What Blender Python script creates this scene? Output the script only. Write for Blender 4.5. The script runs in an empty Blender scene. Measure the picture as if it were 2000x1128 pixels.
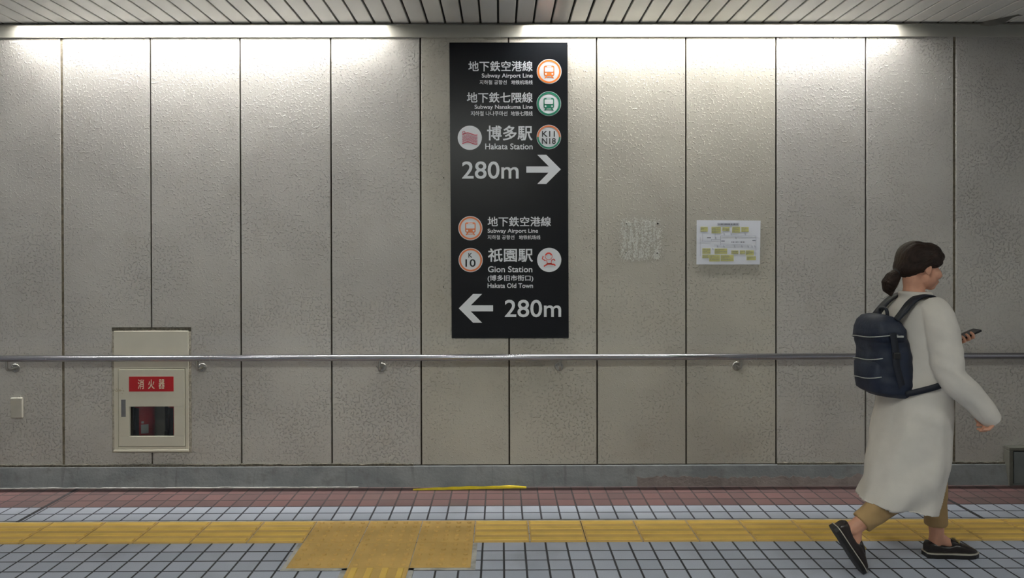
import bpy, bmesh, math, random
from mathutils import Vector, Matrix, noise
random.seed(7)
C = bpy.context.scene.collection
SC = bpy.context.scene
PI = math.pi
# ------------------------------------------------------------------ camera, world, exposure
FPX, EYE = 1375.0, 1.526
cam_d = bpy.data.cameras.new('camera')
cam_d.sensor_width = 36.0
cam_d.lens = FPX * 36.0 / 2000.0
cam_d.shift_x, cam_d.shift_y = 0.0085, -0.031
cam_d.clip_start = 0.05
cam = bpy.data.objects.new('camera', cam_d)
CR = Matrix.Rotation(math.radians(-0.2), 3, 'Z') @ Matrix.Rotation(math.radians(90 - 0.29), 3, 'X') @ Matrix.Rotation(math.radians(-0.13), 3, 'Z')
cam.matrix_world = Matrix.Translation((0, 0, EYE)) @ CR.to_4x4()
C.objects.link(cam)
SC.camera = cam
w = bpy.data.worlds.new('corridor_air')
SC.world = w
w.use_nodes = True
w.node_tree.nodes['Background'].inputs[0].default_value = (1.0, 0.99, 0.98, 1)
w.node_tree.nodes['Background'].inputs[1].default_value = 0.21
SC.view_settings.view_transform = 'Standard'
SC.view_settings.look = 'None'
SC.view_settings.exposure = 0.0
SC.view_settings.gamma = 1.0
SC.view_settings.use_curve_mapping = False
TUBE_STRENGTH = 355.0
REAR_FILL_STRENGTH = 95.0
DOWNLIGHT_STRENGTH = 95.0

def ray(u, v):
    xs = (u - 1000) / 2000 + cam_d.shift_x
    ys = (564 - v) / 2000 + cam_d.shift_y
    return CR @ Vector((xs * 36, ys * 36, -cam_d.lens))
def at(u, v, Y):                      # photo pixel -> point on the vertical plane y = Y
    d = ray(u, v)
    return Vector((0, 0, EYE)) + d * (Y / d.y)
def fl(u, v, z=0.0):                  # photo pixel -> point on a horizontal plane
    d = ray(u, v)
    return Vector((0, 0, EYE)) + d * ((z - EYE) / d.z)

WALL = 4.646      # face of the concrete panels
BASE = 4.600      # foot of the concrete base, which leans back to BTOP
BTOP = 4.630
CEIL = 2.963      # underside of the ceiling slats
CEDGE = 4.40      # edge of the slatted ceiling; the lamp slot lies between it and the wall
BACK = -1.25      # opposite wall

# ------------------------------------------------------------------ materials
def lin(r, g, b):
    f = lambda c: c / 12.92 if c <= 0.04045 else ((c + 0.055) / 1.055) ** 2.4
    return (f(r / 255), f(g / 255), f(b / 255), 1)
class NT:
    def __init__(s, name):
        s.m = bpy.data.materials.new(name); s.m.use_nodes = True
        s.t = s.m.node_tree; s.b = s.t.nodes['Principled BSDF']
    def n(s, kind, **kw):
        nd = s.t.nodes.new(kind)
        for k, v in kw.items():
            if k[0] == 'i' and k[1:].isdigit(): nd.inputs[int(k[1:])].default_value = v
            elif k in nd.inputs: nd.inputs[k].default_value = v
            else: setattr(nd, k, v)
        return nd
    def l(s, a, b): s.t.links.new(a, b)
    def math(s, op, a, b=None, c=None):
        nd = s.t.nodes.new('ShaderNodeMath'); nd.operation = op
        for i, x in enumerate((a, b, c)):
            if x is None: continue
            if isinstance(x, (int, float)): nd.inputs[i].default_value = x
            else: s.l(x, nd.inputs[i])
        return nd.outputs[0]
    def mix(s, fac, a, b, blend='MIX'):
        nd = s.t.nodes.new('ShaderNodeMix'); nd.data_type = 'RGBA'; nd.blend_type = blend
        for i, x in ((0, fac), (6, a), (7, b)):
            if isinstance(x, (int, float, tuple)): nd.inputs[i].default_value = x
            else: s.l(x, nd.inputs[i])
        return nd.outputs[2]
    def ramp(s, x, p0, p1):
        nd = s.t.nodes.new('ShaderNodeMapRange'); nd.interpolation_type = 'SMOOTHSTEP'
        nd.inputs[1].default_value = p0; nd.inputs[2].default_value = p1
        s.l(x, nd.inputs[0]); return nd.outputs[0]
    def coord(s, scale=None):
        g = s.n('ShaderNodeNewGeometry')      # world position: one continuous surface over all panels
        if scale is None: return g.outputs['Position']
        mp = s.n('ShaderNodeMapping'); mp.inputs['Scale'].default_value = scale
        s.l(g.outputs['Position'], mp.inputs[0]); return mp.outputs[0]
    def noise(s, co, scale, detail=3, rough=0.5):
        nd = s.n('ShaderNodeTexNoise'); nd.inputs['Scale'].default_value = scale
        nd.inputs['Detail'].default_value = detail; nd.inputs['Roughness'].default_value = rough
        if co is not None: s.l(co, nd.inputs['Vector'])
        return nd.outputs[0]
    def bump(s, h, dist, strength=1.0):
        b = s.n('ShaderNodeBump'); b.inputs['Distance'].default_value = dist; b.inputs['Strength'].default_value = strength
        s.l(h, b.inputs['Height']); s.l(b.outputs[0], s.b.inputs['Normal'])
def mat(name, col, rough=0.5, metal=0.0, spec=None, var=0.0, vscale=20.0, bump=0.0, bscale=200.0, vec=None):
    t = NT(name)
    t.b.inputs['Base Color'].default_value = col
    t.b.inputs['Roughness'].default_value = rough
    t.b.inputs['Metallic'].default_value = metal
    if spec is not None: t.b.inputs['Specular IOR Level'].default_value = spec
    co = None
    if var or bump:
        tc = t.n('ShaderNodeTexCoord'); co = tc.outputs['Object']
        if vec:
            mp = t.n('ShaderNodeMapping'); mp.inputs['Scale'].default_value = vec
            t.l(co, mp.inputs[0]); co = mp.outputs[0]
    if var:
        n = t.noise(co, vscale, 4)
        d = tuple(c * (1 - var) for c in col[:3]) + (1,); u = tuple(min(1, c * (1 + var)) for c in col[:3]) + (1,)
        t.l(t.mix(t.ramp(n, 0.3, 0.7), d, u), t.b.inputs['Base Color'])
    if bump: t.bump(t.noise(co, bscale, 3), bump)
    return t.m
def glow(name, col, strength):
    t = NT(name)
    t.b.inputs['Base Color'].default_value = (0.8, 0.8, 0.8, 1)
    t.b.inputs['Emission Color'].default_value = col
    t.b.inputs['Emission Strength'].default_value = strength
    return t.m

def stucco(name, col, amount, dens):
    t = NT(name)
    co = t.coord()
    big = t.noise(co, 1.3, 3)
    mid = t.noise(co, 6.0, 4)
    base = t.mix(t.ramp(big, 0.35, 0.65), tuple(c * 0.93 for c in col[:3]) + (1,), tuple(min(1, c * 1.06) for c in col[:3]) + (1,))
    base = t.mix(t.math('MULTIPLY', t.ramp(mid, 0.5, 0.8), 0.15), base, lin(150, 140, 122))
    spk = t.noise(t.coord((1.0, 1.0, 1.5)), 105.0, 1.5)
    base = t.mix(t.math('MULTIPLY', t.ramp(spk, 0.63, 0.70), 0.20), base, lin(84, 78, 70))
    t.l(base, t.b.inputs['Base Color'])
    t.b.inputs['Roughness'].default_value = 0.75
    t.b.inputs['Specular IOR Level'].default_value = 0.3
    dist = t.n('ShaderNodeTexNoise'); dist.inputs['Scale'].default_value = 9.0
    t.l(co, dist.inputs['Vector'])
    a = t.noise(co, 68.0, 2.0, 0.5)
    blob = t.ramp(a, dens, dens + 0.10)
    fine = t.noise(co, 260.0, 2)
    patch = t.math('ADD', t.math('MULTIPLY', t.ramp(t.noise(co, 3.2, 2), 0.35, 0.62), 0.75), 0.25)
    h = t.math('ADD', t.math('MULTIPLY', blob, patch), t.math('MULTIPLY', fine, 0.16))
    t.bump(h, amount)
    return t.m
def tiles(name, col, col2, joint, x0, y0, pitch, jw, patchy=0.0, grain=0.10):
    t = NT(name)
    sx = t.n('ShaderNodeSeparateXYZ'); t.l(t.coord(), sx.inputs[0])
    u = t.math('DIVIDE', t.math('SUBTRACT', sx.outputs[0], x0), pitch)
    v = t.math('DIVIDE', t.math('SUBTRACT', sx.outputs[1], y0), pitch)
    e = []
    for q in (u, v):
        f = t.math('FRACT', q)
        e.append(t.math('MULTIPLY', t.math('MINIMUM', f, t.math('SUBTRACT', 1.0, f)), pitch))
    edge = t.math('MINIMUM', e[0], e[1])
    face = t.ramp(edge, jw * 0.5 - 0.0006, jw * 0.5 + 0.0012)
    cell = t.n('ShaderNodeCombineXYZ')
    t.l(t.math('FLOOR', u), cell.inputs[0]); t.l(t.math('FLOOR', v), cell.inputs[1])
    wn = t.n('ShaderNodeTexWhiteNoise'); t.l(cell.outputs[0], wn.inputs['Vector'])
    c = t.mix(wn.outputs['Value'], col, col2)
    g = t.noise(t.coord(), 330.0, 2)
    c = t.mix(t.math('MULTIPLY', t.ramp(g, 0.35, 0.65), grain * 4), c, tuple(k * 0.62 for k in col[:3]) + (1,))
    dirt = t.noise(t.coord((1, 1, 1)), 2.2, 4)
    c = t.mix(t.math('MULTIPLY', t.ramp(dirt, 0.5, 0.75), 0.25 + patchy), c, lin(88, 82, 76))
    c = t.mix(face, joint, c)
    t.l(c, t.b.inputs['Base Color'])
    t.b.inputs['Roughness'].default_value = 0.62
    h = t.math('ADD', face, t.math('MULTIPLY', g, 0.12))
    t.bump(h, 0.003)
    return t.m

M = {}
M['panel'] = stucco('painted_stucco', lin(184, 181, 175), 0.0062, 0.54)
M['panel_smooth'] = stucco('repainted_stucco', lin(184, 180, 168), 0.0046, 0.56)
M['joint_dark'] = mat('dark_joint_filler', lin(52, 46, 38), 0.9, var=0.3, vscale=40)
M['joint_brown'] = mat('brown_joint_filler', lin(118, 110, 94), 0.9, var=0.3, vscale=40, bump=0.002, bscale=120)
M['mortar'] = mat('rough_grey_mortar', lin(96, 92, 82), 0.95, var=0.35, vscale=60, bump=0.004, bscale=120)
M['mortar_light'] = mat('pale_mortar', lin(170, 164, 150), 0.95, var=0.25, vscale=50, bump=0.003, bscale=120)
M['trim'] = mat('painted_steel_trim', lin(188, 186, 176), 0.45, var=0.05, vscale=4)
M['slat'] = mat('painted_ceiling_slat', lin(228, 226, 220), 0.26, var=0.04, vscale=3)
_p = M['slat'].node_tree.nodes['Principled BSDF']; _p.inputs['Coat Weight'].default_value = 1.0; _p.inputs['Coat Roughness'].default_value = 0.28; _p.inputs['Coat IOR'].default_value = 1.9
M['dark'] = mat('dark_gap', lin(26, 24, 22), 0.9)
M['edge'] = mat('dark_edge_angle', lin(92, 90, 84), 0.6)
M['steel'] = mat('satin_steel', lin(178, 178, 184), 0.22, 1.0)
M['bracket'] = mat('brushed_steel', lin(168, 166, 160), 0.32, 1.0)
M['cream'] = mat('cream_enamel', lin(205, 200, 184), 0.42, var=0.03, vscale=6)
M['plate_red'] = mat('red_enamel', lin(178, 22, 32), 0.45)
M['ext_red'] = mat('extinguisher_red', lin(190, 20, 34), 0.3)
M['letter_cream'] = mat('cream_lettering', lin(228, 216, 190), 0.5)
M['black_rubber'] = mat('black_rubber', lin(26, 26, 28), 0.5)
M['inside'] = mat('cabinet_inside', lin(178, 172, 158), 0.7)
M['handle'] = mat('grey_zinc', lin(140, 140, 142), 0.35, 0.8)
M['label'] = mat('paper_label', lin(205, 205, 205), 0.6)
M['sign'] = mat('black_sign_film', lin(12, 15, 21), 0.30, spec=0.32)
M['sign_white'] = mat('white_sign_film', lin(226, 229, 233), 0.45)
M['sign_orange'] = mat('orange_sign_film', lin(232, 128, 48), 0.45)
M['sign_rust'] = mat('rust_sign_film', lin(226, 128, 78), 0.45)
M['sign_green'] = mat('green_sign_film', lin(24, 128, 98), 0.45)
M['sign_black'] = mat('black_print', lin(24, 24, 28), 0.5)
M['sign_crimson'] = mat('crimson_print', lin(196, 70, 96), 0.5)
M['sign_red'] = mat('red_print', lin(222, 60, 44), 0.5)
M['paper'] = mat('white_paper', lin(226, 229, 238), 0.7)
M['print_yellow'] = mat('yellow_print', lin(208, 206, 138), 0.7)
M['print_grey'] = mat('grey_print', lin(128, 132, 150), 0.7)
M['print_dark'] = mat('dark_print', lin(74, 78, 92), 0.7)
M['residue'] = mat('white_glue_film', lin(206, 206, 198), 0.7, var=0.12, vscale=80, bump=0.003, bscale=160)
M['tape'] = mat('yellow_tape', lin(232, 206, 46), 0.5, var=0.08, vscale=20)
M['yellow'] = mat('yellow_tactile_tile', lin(206, 170, 100), 0.6, var=0.10, vscale=5, bump=0.0008, bscale=300)
M['yellow_bar'] = mat('bright_yellow_bar', lin(226, 190, 96), 0.55, var=0.06, vscale=9)  # bars lighter than the tile: shade between them is put into the colour
M['tile_red'] = tiles('red_floor_tile', lin(112, 82, 80), lin(88, 70, 70), lin(58, 54, 54), 0.452, 4.256, 0.11, 0.008, 0.15)
M['tile_far'] = tiles('grey_floor_tile_far', lin(172, 178, 190), lin(156, 162, 174), lin(50, 52, 58), 0.452, 4.256, 0.11, 0.009)
M['tile_near'] = tiles('grey_floor_tile_near', lin(188, 194, 210), lin(172, 179, 195), lin(50, 52, 58), 0.452, 3.611, 0.11, 0.009)
M['grout'] = mat('pale_grout', lin(178, 176, 172), 0.9, var=0.3, vscale=12, bump=0.002)
M['joint_floor'] = mat('black_expansion_joint', lin(44, 44, 46), 0.8)
def base_mat():
    t = NT('stained_concrete_base')
    co = t.coord()
    n1 = t.noise(t.coord((1, 1, 1.6)), 2.6, 5, 0.6); n2 = t.noise(co, 14.0, 4)
    c = t.mix(t.ramp(n1, 0.35, 0.65), lin(97, 101, 102), lin(116, 119, 119))
    c = t.mix(t.math('MULTIPLY', t.ramp(n2, 0.5, 0.75), 0.5), c, lin(82, 81, 79))
    streak = t.noise(t.coord((9, 1, 0.7)), 3.0, 3)
    c = t.mix(t.math('MULTIPLY', t.ramp(streak, 0.6, 0.75), 0.45), c, lin(70, 69, 67))
    t.l(c, t.b.inputs['Base Color']); t.b.inputs['Roughness'].default_value = 0.7
    t.bump(t.noise(co, 60.0, 4), 0.002)
    return t.m
M['base'] = base_mat()
def glass_mat():
    t = NT('window_glass')
    tr = t.n('ShaderNodeBsdfTransparent'); tr.inputs[0].default_value = (0.88, 0.90, 0.90, 1)
    gl = t.n('ShaderNodeBsdfGlossy'); gl.inputs['Roughness'].default_value = 0.04
    fr = t.n('ShaderNodeFresnel'); fr.inputs[0].default_value = 1.5
    mx = t.n('ShaderNodeMixShader')
    t.l(fr.outputs[0], mx.inputs[0]); t.l(tr.outputs[0], mx.inputs[1]); t.l(gl.outputs[0], mx.inputs[2])
    t.l(mx.outputs[0], t.t.nodes['Material Output'].inputs[0])
    return t.m
M['glass'] = glass_mat()
M['tube'] = glow('lit_fluorescent_tube', (1.0, 0.99, 0.965, 1), TUBE_STRENGTH)
M['tube_fill'] = glow('rear_fill_tube', (1.0, 0.985, 0.95, 1), REAR_FILL_STRENGTH)
M['downlight'] = glow('lit_downlight', (0.96, 1.0, 0.93, 1), DOWNLIGHT_STRENGTH)
# person
M['skin'] = mat('skin', lin(206, 152, 126), 0.5, var=0.06, vscale=30)
M['hair'] = mat('dark_brown_hair', lin(40, 27, 21), 0.58, spec=0.25, var=0.3, vscale=60, bump=0.004, bscale=120, vec=(0.35, 2.2, 0.6))
M['coat'] = mat('cream_wool_coat', lin(214, 208, 200), 0.9, var=0.03, vscale=14, bump=0.0008, bscale=500)
M['trousers'] = mat('tan_trousers', lin(172, 142, 98), 0.85, var=0.05, vscale=12, bump=0.0006, bscale=600)
M['leather'] = mat('black_leather', lin(38, 30, 28), 0.3, bump=0.0005, bscale=200)
M['sole'] = mat('black_sole', lin(26, 24, 24), 0.55)
M['welt'] = mat('pale_welt', lin(190, 184, 172), 0.6)
M['gold'] = mat('brass_bit', lin(190, 170, 120), 0.3, 1.0)
M['navy'] = mat('navy_nylon', lin(18, 29, 50), 0.6, var=0.12, vscale=18, bump=0.0012, bscale=60)
M['navy_dark'] = mat('dark_navy_webbing', lin(14, 20, 34), 0.65)
M['piping'] = mat('silver_zip_piping', lin(170, 172, 168), 0.4)
M['eye'] = mat('eye_white', lin(230, 228, 224), 0.2)
M['iris'] = mat('dark_iris', lin(40, 26, 20), 0.15)
M['lip'] = mat('lips', lin(180, 96, 90), 0.45)
M['phone'] = mat('black_phone', lin(28, 28, 34), 0.25)
M['hatch'] = mat('grey_hatch_paint', lin(104, 110, 110), 0.5, var=0.1, vscale=12)
M['hatch_frame'] = mat('dark_grey_frame', lin(92, 92, 84), 0.6, var=0.1, vscale=20)
M['box'] = mat('painted_cover', lin(180, 176, 164), 0.55, var=0.04, vscale=20)

# ------------------------------------------------------------------ mesh helpers
def tag(o, label=None, cat=None, group=None, kind=None):
    if label: o['label'] = label
    if cat: o['category'] = cat
    if group: o['group'] = group
    if kind: o['kind'] = kind
    return o
def empty(name, loc, label, cat, group=None):
    o = bpy.data.objects.new(name, None); C.objects.link(o)
    o.location = loc; o.empty_display_size = 0.1
    return tag(o, label, cat, group)
def link(name, me, m, parent=None, org=None, label=None):
    o = bpy.data.objects.new(name, me); C.objects.link(o)
    if m is not None:
        for k in (m if isinstance(m, (list, tuple)) else [m]): me.materials.append(k)
    if parent is not None: o.parent = parent
    elif org is not None: o.location = org
    if label: o['label'] = label
    return o
class MB:
    def __init__(s): s.v = []; s.f = []; s.mi = []; s.sm = []
    def add(s, vs, fs, mi=0, smooth=False):
        k = len(s.v); s.v += [Vector(p) for p in vs]
        for f in fs: s.f.append([k + i for i in f]); s.mi.append(mi); s.sm.append(smooth)
        return s
    def box(s, x0, x1, y0, y1, z0, z1, mi=0):
        v = [(x, y, z) for z in (z0, z1) for y in (y0, y1) for x in (x0, x1)]
        return s.add(v, [(0, 2, 3, 1), (4, 5, 7, 6), (0, 1, 5, 4), (2, 6, 7, 3), (0, 4, 6, 2), (1, 3, 7, 5)], mi)
    def bbox(s, x0, x1, y0, y1, z0, z1, b, mi=0, seg=2):      # bevelled box
        bm = bmesh.new()
        bmesh.ops.create_cube(bm, size=1)
        for q in bm.verts:
            q.co = Vector(((x0 + x1) / 2 + q.co.x * (x1 - x0), (y0 + y1) / 2 + q.co.y * (y1 - y0), (z0 + z1) / 2 + q.co.z * (z1 - z0)))
        bmesh.ops.bevel(bm, geom=list(bm.edges), offset=b, segments=seg, affect='EDGES', profile=0.5)
        bm.verts.index_update()
        s.add([q.co.copy() for q in bm.verts], [[q.index for q in f.verts] for f in bm.faces], mi, False)
        bm.free(); return s
    def loft(s, rings, cap0=True, cap1=True, mi=0, smooth=True, closed=True):
        n = len(rings[0]); k = len(s.v)
        for r in rings: s.v += [Vector(p) for p in r]
        for j in range(len(rings) - 1):
            for i in range(n if closed else n - 1):
                a = k + j * n + i; b = k + j * n + (i + 1) % n
                s.f.append([a, b, b + n, a + n]); s.mi.append(mi); s.sm.append(smooth)
        if cap0: s.f.append([k + i for i in reversed(range(n))]); s.mi.append(mi); s.sm.append(False)
        if cap1: s.f.append([k + (len(rings) - 1) * n + i for i in range(n)]); s.mi.append(mi); s.sm.append(False)
        return s
    def tube(s, pts, rad, n=14, mi=0, cap=True, dome=False):
        pts = [Vector(p) for p in pts]
        rad = rad if isinstance(rad, (list, tuple)) else [rad] * len(pts)
        if dome:
            d0 = (pts[0] - pts[1]).normalized(); d1 = (pts[-1] - pts[-2]).normalized()
            r0, r1 = rad[0], rad[-1]
            A = [(pts[0] + d0 * r0 * math.sin(a), r0 * math.cos(a)) for a in (1.5, 1.2, 0.8, 0.4)]
            B = [(pts[-1] + d1 * r1 * math.sin(a), r1 * math.cos(a)) for a in (0.4, 0.8, 1.2, 1.5)]
            pts = [a[0] for a in A] + pts + [b[0] for b in B]
            rad = [a[1] for a in A] + list(rad) + [b[1] for b in B]
        rings = []; up = None
        for i, p in enumerate(pts):
            t = (pts[min(i + 1, len(pts) - 1)] - pts[max(i - 1, 0)]).normalized()
            if up is None: up = Vector((0, 0, 1)) if abs(t.z) < 0.9 else Vector((1, 0, 0))
            a = t.cross(up).normalized(); b = a.cross(t).normalized(); up = b
            rings.append([p + (a * math.cos(2 * PI * k / n) + b * math.sin(2 * PI * k / n)) * rad[i] for k in range(n)])
        return s.loft(rings, cap, cap, mi)
    def prism(s, poly, d, mi=0):                     # poly: 3D points of a flat outline, d: extrusion vector
        d = Vector(d); n = len(poly)
        a = [Vector(p) for p in poly]; b = [p + d for p in a]
        return s.add(a + b, [list(range(n))[::-1], list(range(n, 2 * n))] + [[i, (i + 1) % n, n + (i + 1) % n, n + i] for i in range(n)], mi)
    def ell(s, c, r, R=None, n=24, m=14, mi=0):
        c = Vector(c); rings = []
        for j in range(1, m):
            ph = PI * j / m
            rings.append([Vector((r[0] * math.sin(ph) * math.cos(2 * PI * i / n), r[1] * math.sin(ph) * math.sin(2 * PI * i / n), r[2] * -math.cos(ph))) for i in range(n)])
        if R is not None: rings = [[R @ p for p in q] for q in rings]
        return s.loft([[c + p for p in q] for q in rings], True, True, mi)
    def ribbon(s, pts, wid, thick, nrm, mi=0):        # flat strap along a path; nrm gives the outward direction at each point
        pts = [Vector(p) for p in pts]; rings = []
        for i, p in enumerate(pts):
            t = (pts[min(i + 1, len(pts) - 1)] - pts[max(i - 1, 0)]).normalized()
            nn = Vector(nrm[i] if isinstance(nrm, list) else nrm); nn = (nn - t * nn.dot(t)).normalized()
            sd = t.cross(nn)
            wv = wid[i] if isinstance(wid, list) else wid
            rings.append([p + sd * (wv / 2) * a + nn * (thick / 2) * b for a, b in ((-1, -1), (1, -1), (1.06, 0), (1, 1), (-1, 1), (-1.06, 0))])
        return s.loft(rings, True, True, mi)
    def mesh(s, name, org=(0, 0, 0)):
        o = Vector(org); me = bpy.data.meshes.new(name)
        me.from_pydata([p - o for p in s.v], [], s.f)
        for p, mi, sm in zip(me.polygons, s.mi, s.sm): p.material_index = mi; p.use_smooth = sm
        bm = bmesh.new(); bm.from_mesh(me); bmesh.ops.recalc_face_normals(bm, faces=bm.faces); bm.to_mesh(me); bm.free()
        me.update(); return me
    def build(s, name, m, parent=None, org=None, label=None):
        if parent is not None: org = Vector(root_loc(parent))
        return link(name, s.mesh(name, org or (0, 0, 0)), m, parent, org, label)
def root_loc(o):
    L = Vector(o.location)
    while o.parent is not None: o = o.parent; L = L + Vector(o.location)
    return L
def catmull(pts, k=6):
    P = [Vector(p) for p in pts]; out = []
    for i in range(len(P) - 1):
        p0, p1, p2, p3 = P[max(i - 1, 0)], P[i], P[i + 1], P[min(i + 2, len(P) - 1)]
        for j in range(k):
            t = j / k
            out.append(0.5 * ((2 * p1) + (p2 - p0) * t + (2 * p0 - 5 * p1 + 4 * p2 - p3) * t * t + (3 * p1 - p0 - 3 * p2 + p3) * t ** 3))
    out.append(P[-1]); return out
def lerp_list(r, k=6):
    out = []
    for i in range(len(r) - 1):
        out += [r[i] + (r[i + 1] - r[i]) * j / k for j in range(k)]
    return out + [r[-1]]
def remeshed(mb, name, voxel, org, smooth=4, fac=0.5):
    me = mb.mesh(name + '_source', org)
    o = bpy.data.objects.new(name, me); C.objects.link(o)
    r = o.modifiers.new('r', 'REMESH'); r.mode = 'VOXEL'; r.voxel_size = voxel; r.use_smooth_shade = True
    if smooth:
        q = o.modifiers.new('s', 'SMOOTH'); q.iterations = smooth; q.factor = fac
    dg = bpy.context.evaluated_depsgraph_get(); dg.update()
    out = bpy.data.meshes.new_from_object(o.evaluated_get(dg))
    bpy.data.objects.remove(o); bpy.data.meshes.remove(me)
    for p in out.polygons: p.use_smooth = True
    return out
def displace(me, fn):                  # push every vertex along its own normal by fn(co, normal)
    nv = [Vector(v.normal) for v in me.vertices]; out = []
    for v, n_ in zip(me.vertices, nv): out += list(v.co + n_ * fn(v.co, n_))
    me.vertices.foreach_set('co', out); me.update()
def struct(name, mb, m, org=None, parent=None):
    o = mb.build(name, m, parent, org)
    if parent is None: o['kind'] = 'structure'
    return o

# ------------------------------------------------------------------ setting: far wall with its panels
XL, XR = -8.0, 8.0
joints_px = [122, 295, 470, 647, 822, 994, 1166, 1340, 1516, 1691, 1864]
jx = [at(u, 495, WALL).x for u in joints_px]
pit = (jx[-1] - jx[0]) / 10
edges = [jx[0] - pit * k for k in range(8, 0, -1)] + jx + [jx[-1] + pit * k for k in range(1, 9)]
PB, PT = at(1000, 906.5, WALL).z, 3.30
# opening of the extinguisher cabinet
co0, co1 = at(218, 639, WALL), at(374.5, 883.5, WALL)
CX0, CX1, CZ0, CZ1 = co0.x, co1.x, co1.z, co0.z
wallm = MB()
for i in range(len(edges) - 1):
    g0 = 0.0085 if i in (8, 18) else 0.0052
    g1 = 0.0085 if i + 1 in (8, 18) else 0.0052
    x0, x1 = edges[i] + g0, edges[i + 1] - g1
    mi = 1 if 12 <= i <= 15 else 0
    if x0 < CX0 < x1:
        wallm.bbox(x0, CX0, WALL, WALL + 0.06, CZ0, CZ1, 0.002, mi)
        wallm.bbox(x0, x1, WALL, WALL + 0.06, CZ1, PT, 0.002, mi); wallm.bbox(x0, x1, WALL, WALL + 0.06, PB, CZ0, 0.002, mi)
    elif x0 < CX1 < x1:
        wallm.bbox(CX1, x1, WALL, WALL + 0.06, CZ0, CZ1, 0.002, mi)
        wallm.bbox(x0, x1, WALL, WALL + 0.06, CZ1, PT, 0.002, mi); wallm.bbox(x0, x1, WALL, WALL + 0.06, PB, CZ0, 0.002, mi)
    else:
        wallm.bbox(x0, x1, WALL, WALL + 0.06, PB, PT, 0.003, mi)
wall = struct('wall_far', wallm, [M['panel'], M['panel_smooth']])
jd, jb = MB(), MB()
for i, x in enumerate(edges):
    brown = i in (8, 18)
    d = 0.0035 if brown else 0.012
    if i in (12, 15): d = 0.009
    tgt = jb if brown else jd
    spans = [(PB, PT)] if not (CX0 < x < CX1) else [(PB, CZ0), (CZ1, PT)]
    for a, b in spans: tgt.box(x - 0.012, x + 0.012, WALL + d, WALL + 0.055, a, b)
struct('trim_1', jd, M['joint_dark']); struct('trim_2', jb, M['joint_brown'])
# steel band along the top of the panels
tz = at(1000, 72, WALL - 0.012).z
tr = MB()
for a, b in ((XL, -2.05), (-2.048, 0.0), (0.002, 2.36), (2.362, XR)):
    tr.bbox(a, b, WALL - 0.005, WALL + 0.004, tz, 3.28, 0.002)
struct('trim_3', tr, M['trim'])
# concrete base and the mortar in its top joint
BT = at(1000, 909, BTOP).z
bs = MB(); bs.prism([(XL, BASE, 0), (XL, BTOP - 0.003, BT - 0.003), (XL, BTOP, BT), (XL, WALL + 0.1, BT), (XL, WALL + 0.1, -0.05), (XL, BASE, -0.05)], (XR - XL, 0, 0))
struct('baseboard_far', bs, M['base'])
def ragged(x0, x1, z0, zt, amp, y0, y1, mb, step=0.012, seed=0.0, lean=0.0):
    n = max(2, int((x1 - x0) / step)); ring = []
    for i in range(n + 1):
        x = x0 + (x1 - x0) * i / n
        h = zt + amp * (noise.noise(Vector((x * 7 + seed, 3.1, 0))) * 0.6 + noise.noise(Vector((x * 40 + seed, 1.7, 0))) * 0.4)
        fy = y0 + 0.003 * noise.noise(Vector((x * 30, seed, 9)))
        ring.append([(x, fy, z0), (x, fy + lean * h, h), (x, y1 + lean * h, h), (x, y1, z0)])
    mb.loft(ring, smooth=False)
mo = MB()
ragged(XL, at(808, 908, WALL).x, BT - 0.004, PB + 0.010, 0.008, BTOP + 0.002, WALL + 0.03, mo, seed=2)
ragged(at(1517, 908, WALL).x, at(1964, 908, WALL).x, BT - 0.004, PB + 0.008, 0.007, BTOP + 0.002, WALL + 0.03, mo, seed=5)
struct('trim_4', mo, M['mortar'])
pk = MB()
ragged(at(808, 908, WALL).x, at(1517, 908, WALL).x, BT - 0.003, PB + 0.0015, 0.002, WALL - 0.002, WALL + 0.03, pk, seed=8)
struct('trim_5', pk, M['joint_dark'])
# pale grout along the foot of the base, and the broken render skim near the right
gr = MB()
ragged(XL, at(700, 953, BASE).x, -0.001, 0.005, 0.004, BASE - 0.007, BASE + 0.01, gr, seed=11)
struct('trim_6', gr, M['grout'])
sk = MB()
ragged(at(1245, 950, BASE).x, at(1745, 948, BASE).x, -0.001, 0.058, 0.040, BASE - 0.003, BASE + 0.01, sk, seed=21, lean=0.234)
M['skim'] = mat('pinkish_render_skim', lin(108, 99, 95), 0.8, var=0.2, vscale=9, bump=0.003, bscale=60)
struct('trim_7', sk, M['skim'])

# ------------------------------------------------------------------ floor
Z0 = 4.256
ff = MB()
ff.box(XL, XR, Z0, WALL + 0.1, -0.05, 0.0, 0)
ff.box(XL, XR, 4.026, Z0, -0.05, 0.0, 1)
ff.box(XL, XR, BACK - 0.1, 4.026, -0.05, 0.0, 2)
struct('floor', ff, [M['tile_red'], M['tile_far'], M['tile_near']])
ej = MB()
for sx in (-1, 1): ej.box(sx * 2.765 - 0.011, sx * 2.765 + 0.011, 4.022, BASE + 0.02, -0.02, 0.0012)
struct('trim_8', ej, M['joint_floor'])
gb = MB()
S0, S1 = 3.713, 4.013               # tactile strip, near and far edge
TX = -0.149                         # right edge of the dotted patch
gb.box(XL, XR, S1 - 0.005, S1 + 0.014, -0.02, 0.0010)
gb.box(TX - 0.92, TX + 0.022, S0 - 0.322, S0, -0.02, 0.0010)
gb.box(TX - 0.625, TX - 0.275, S0 - 1.52, S0 - 0.30, -0.02, 0.0010)
struct('trim_9', gb, M['grout'])

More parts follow.
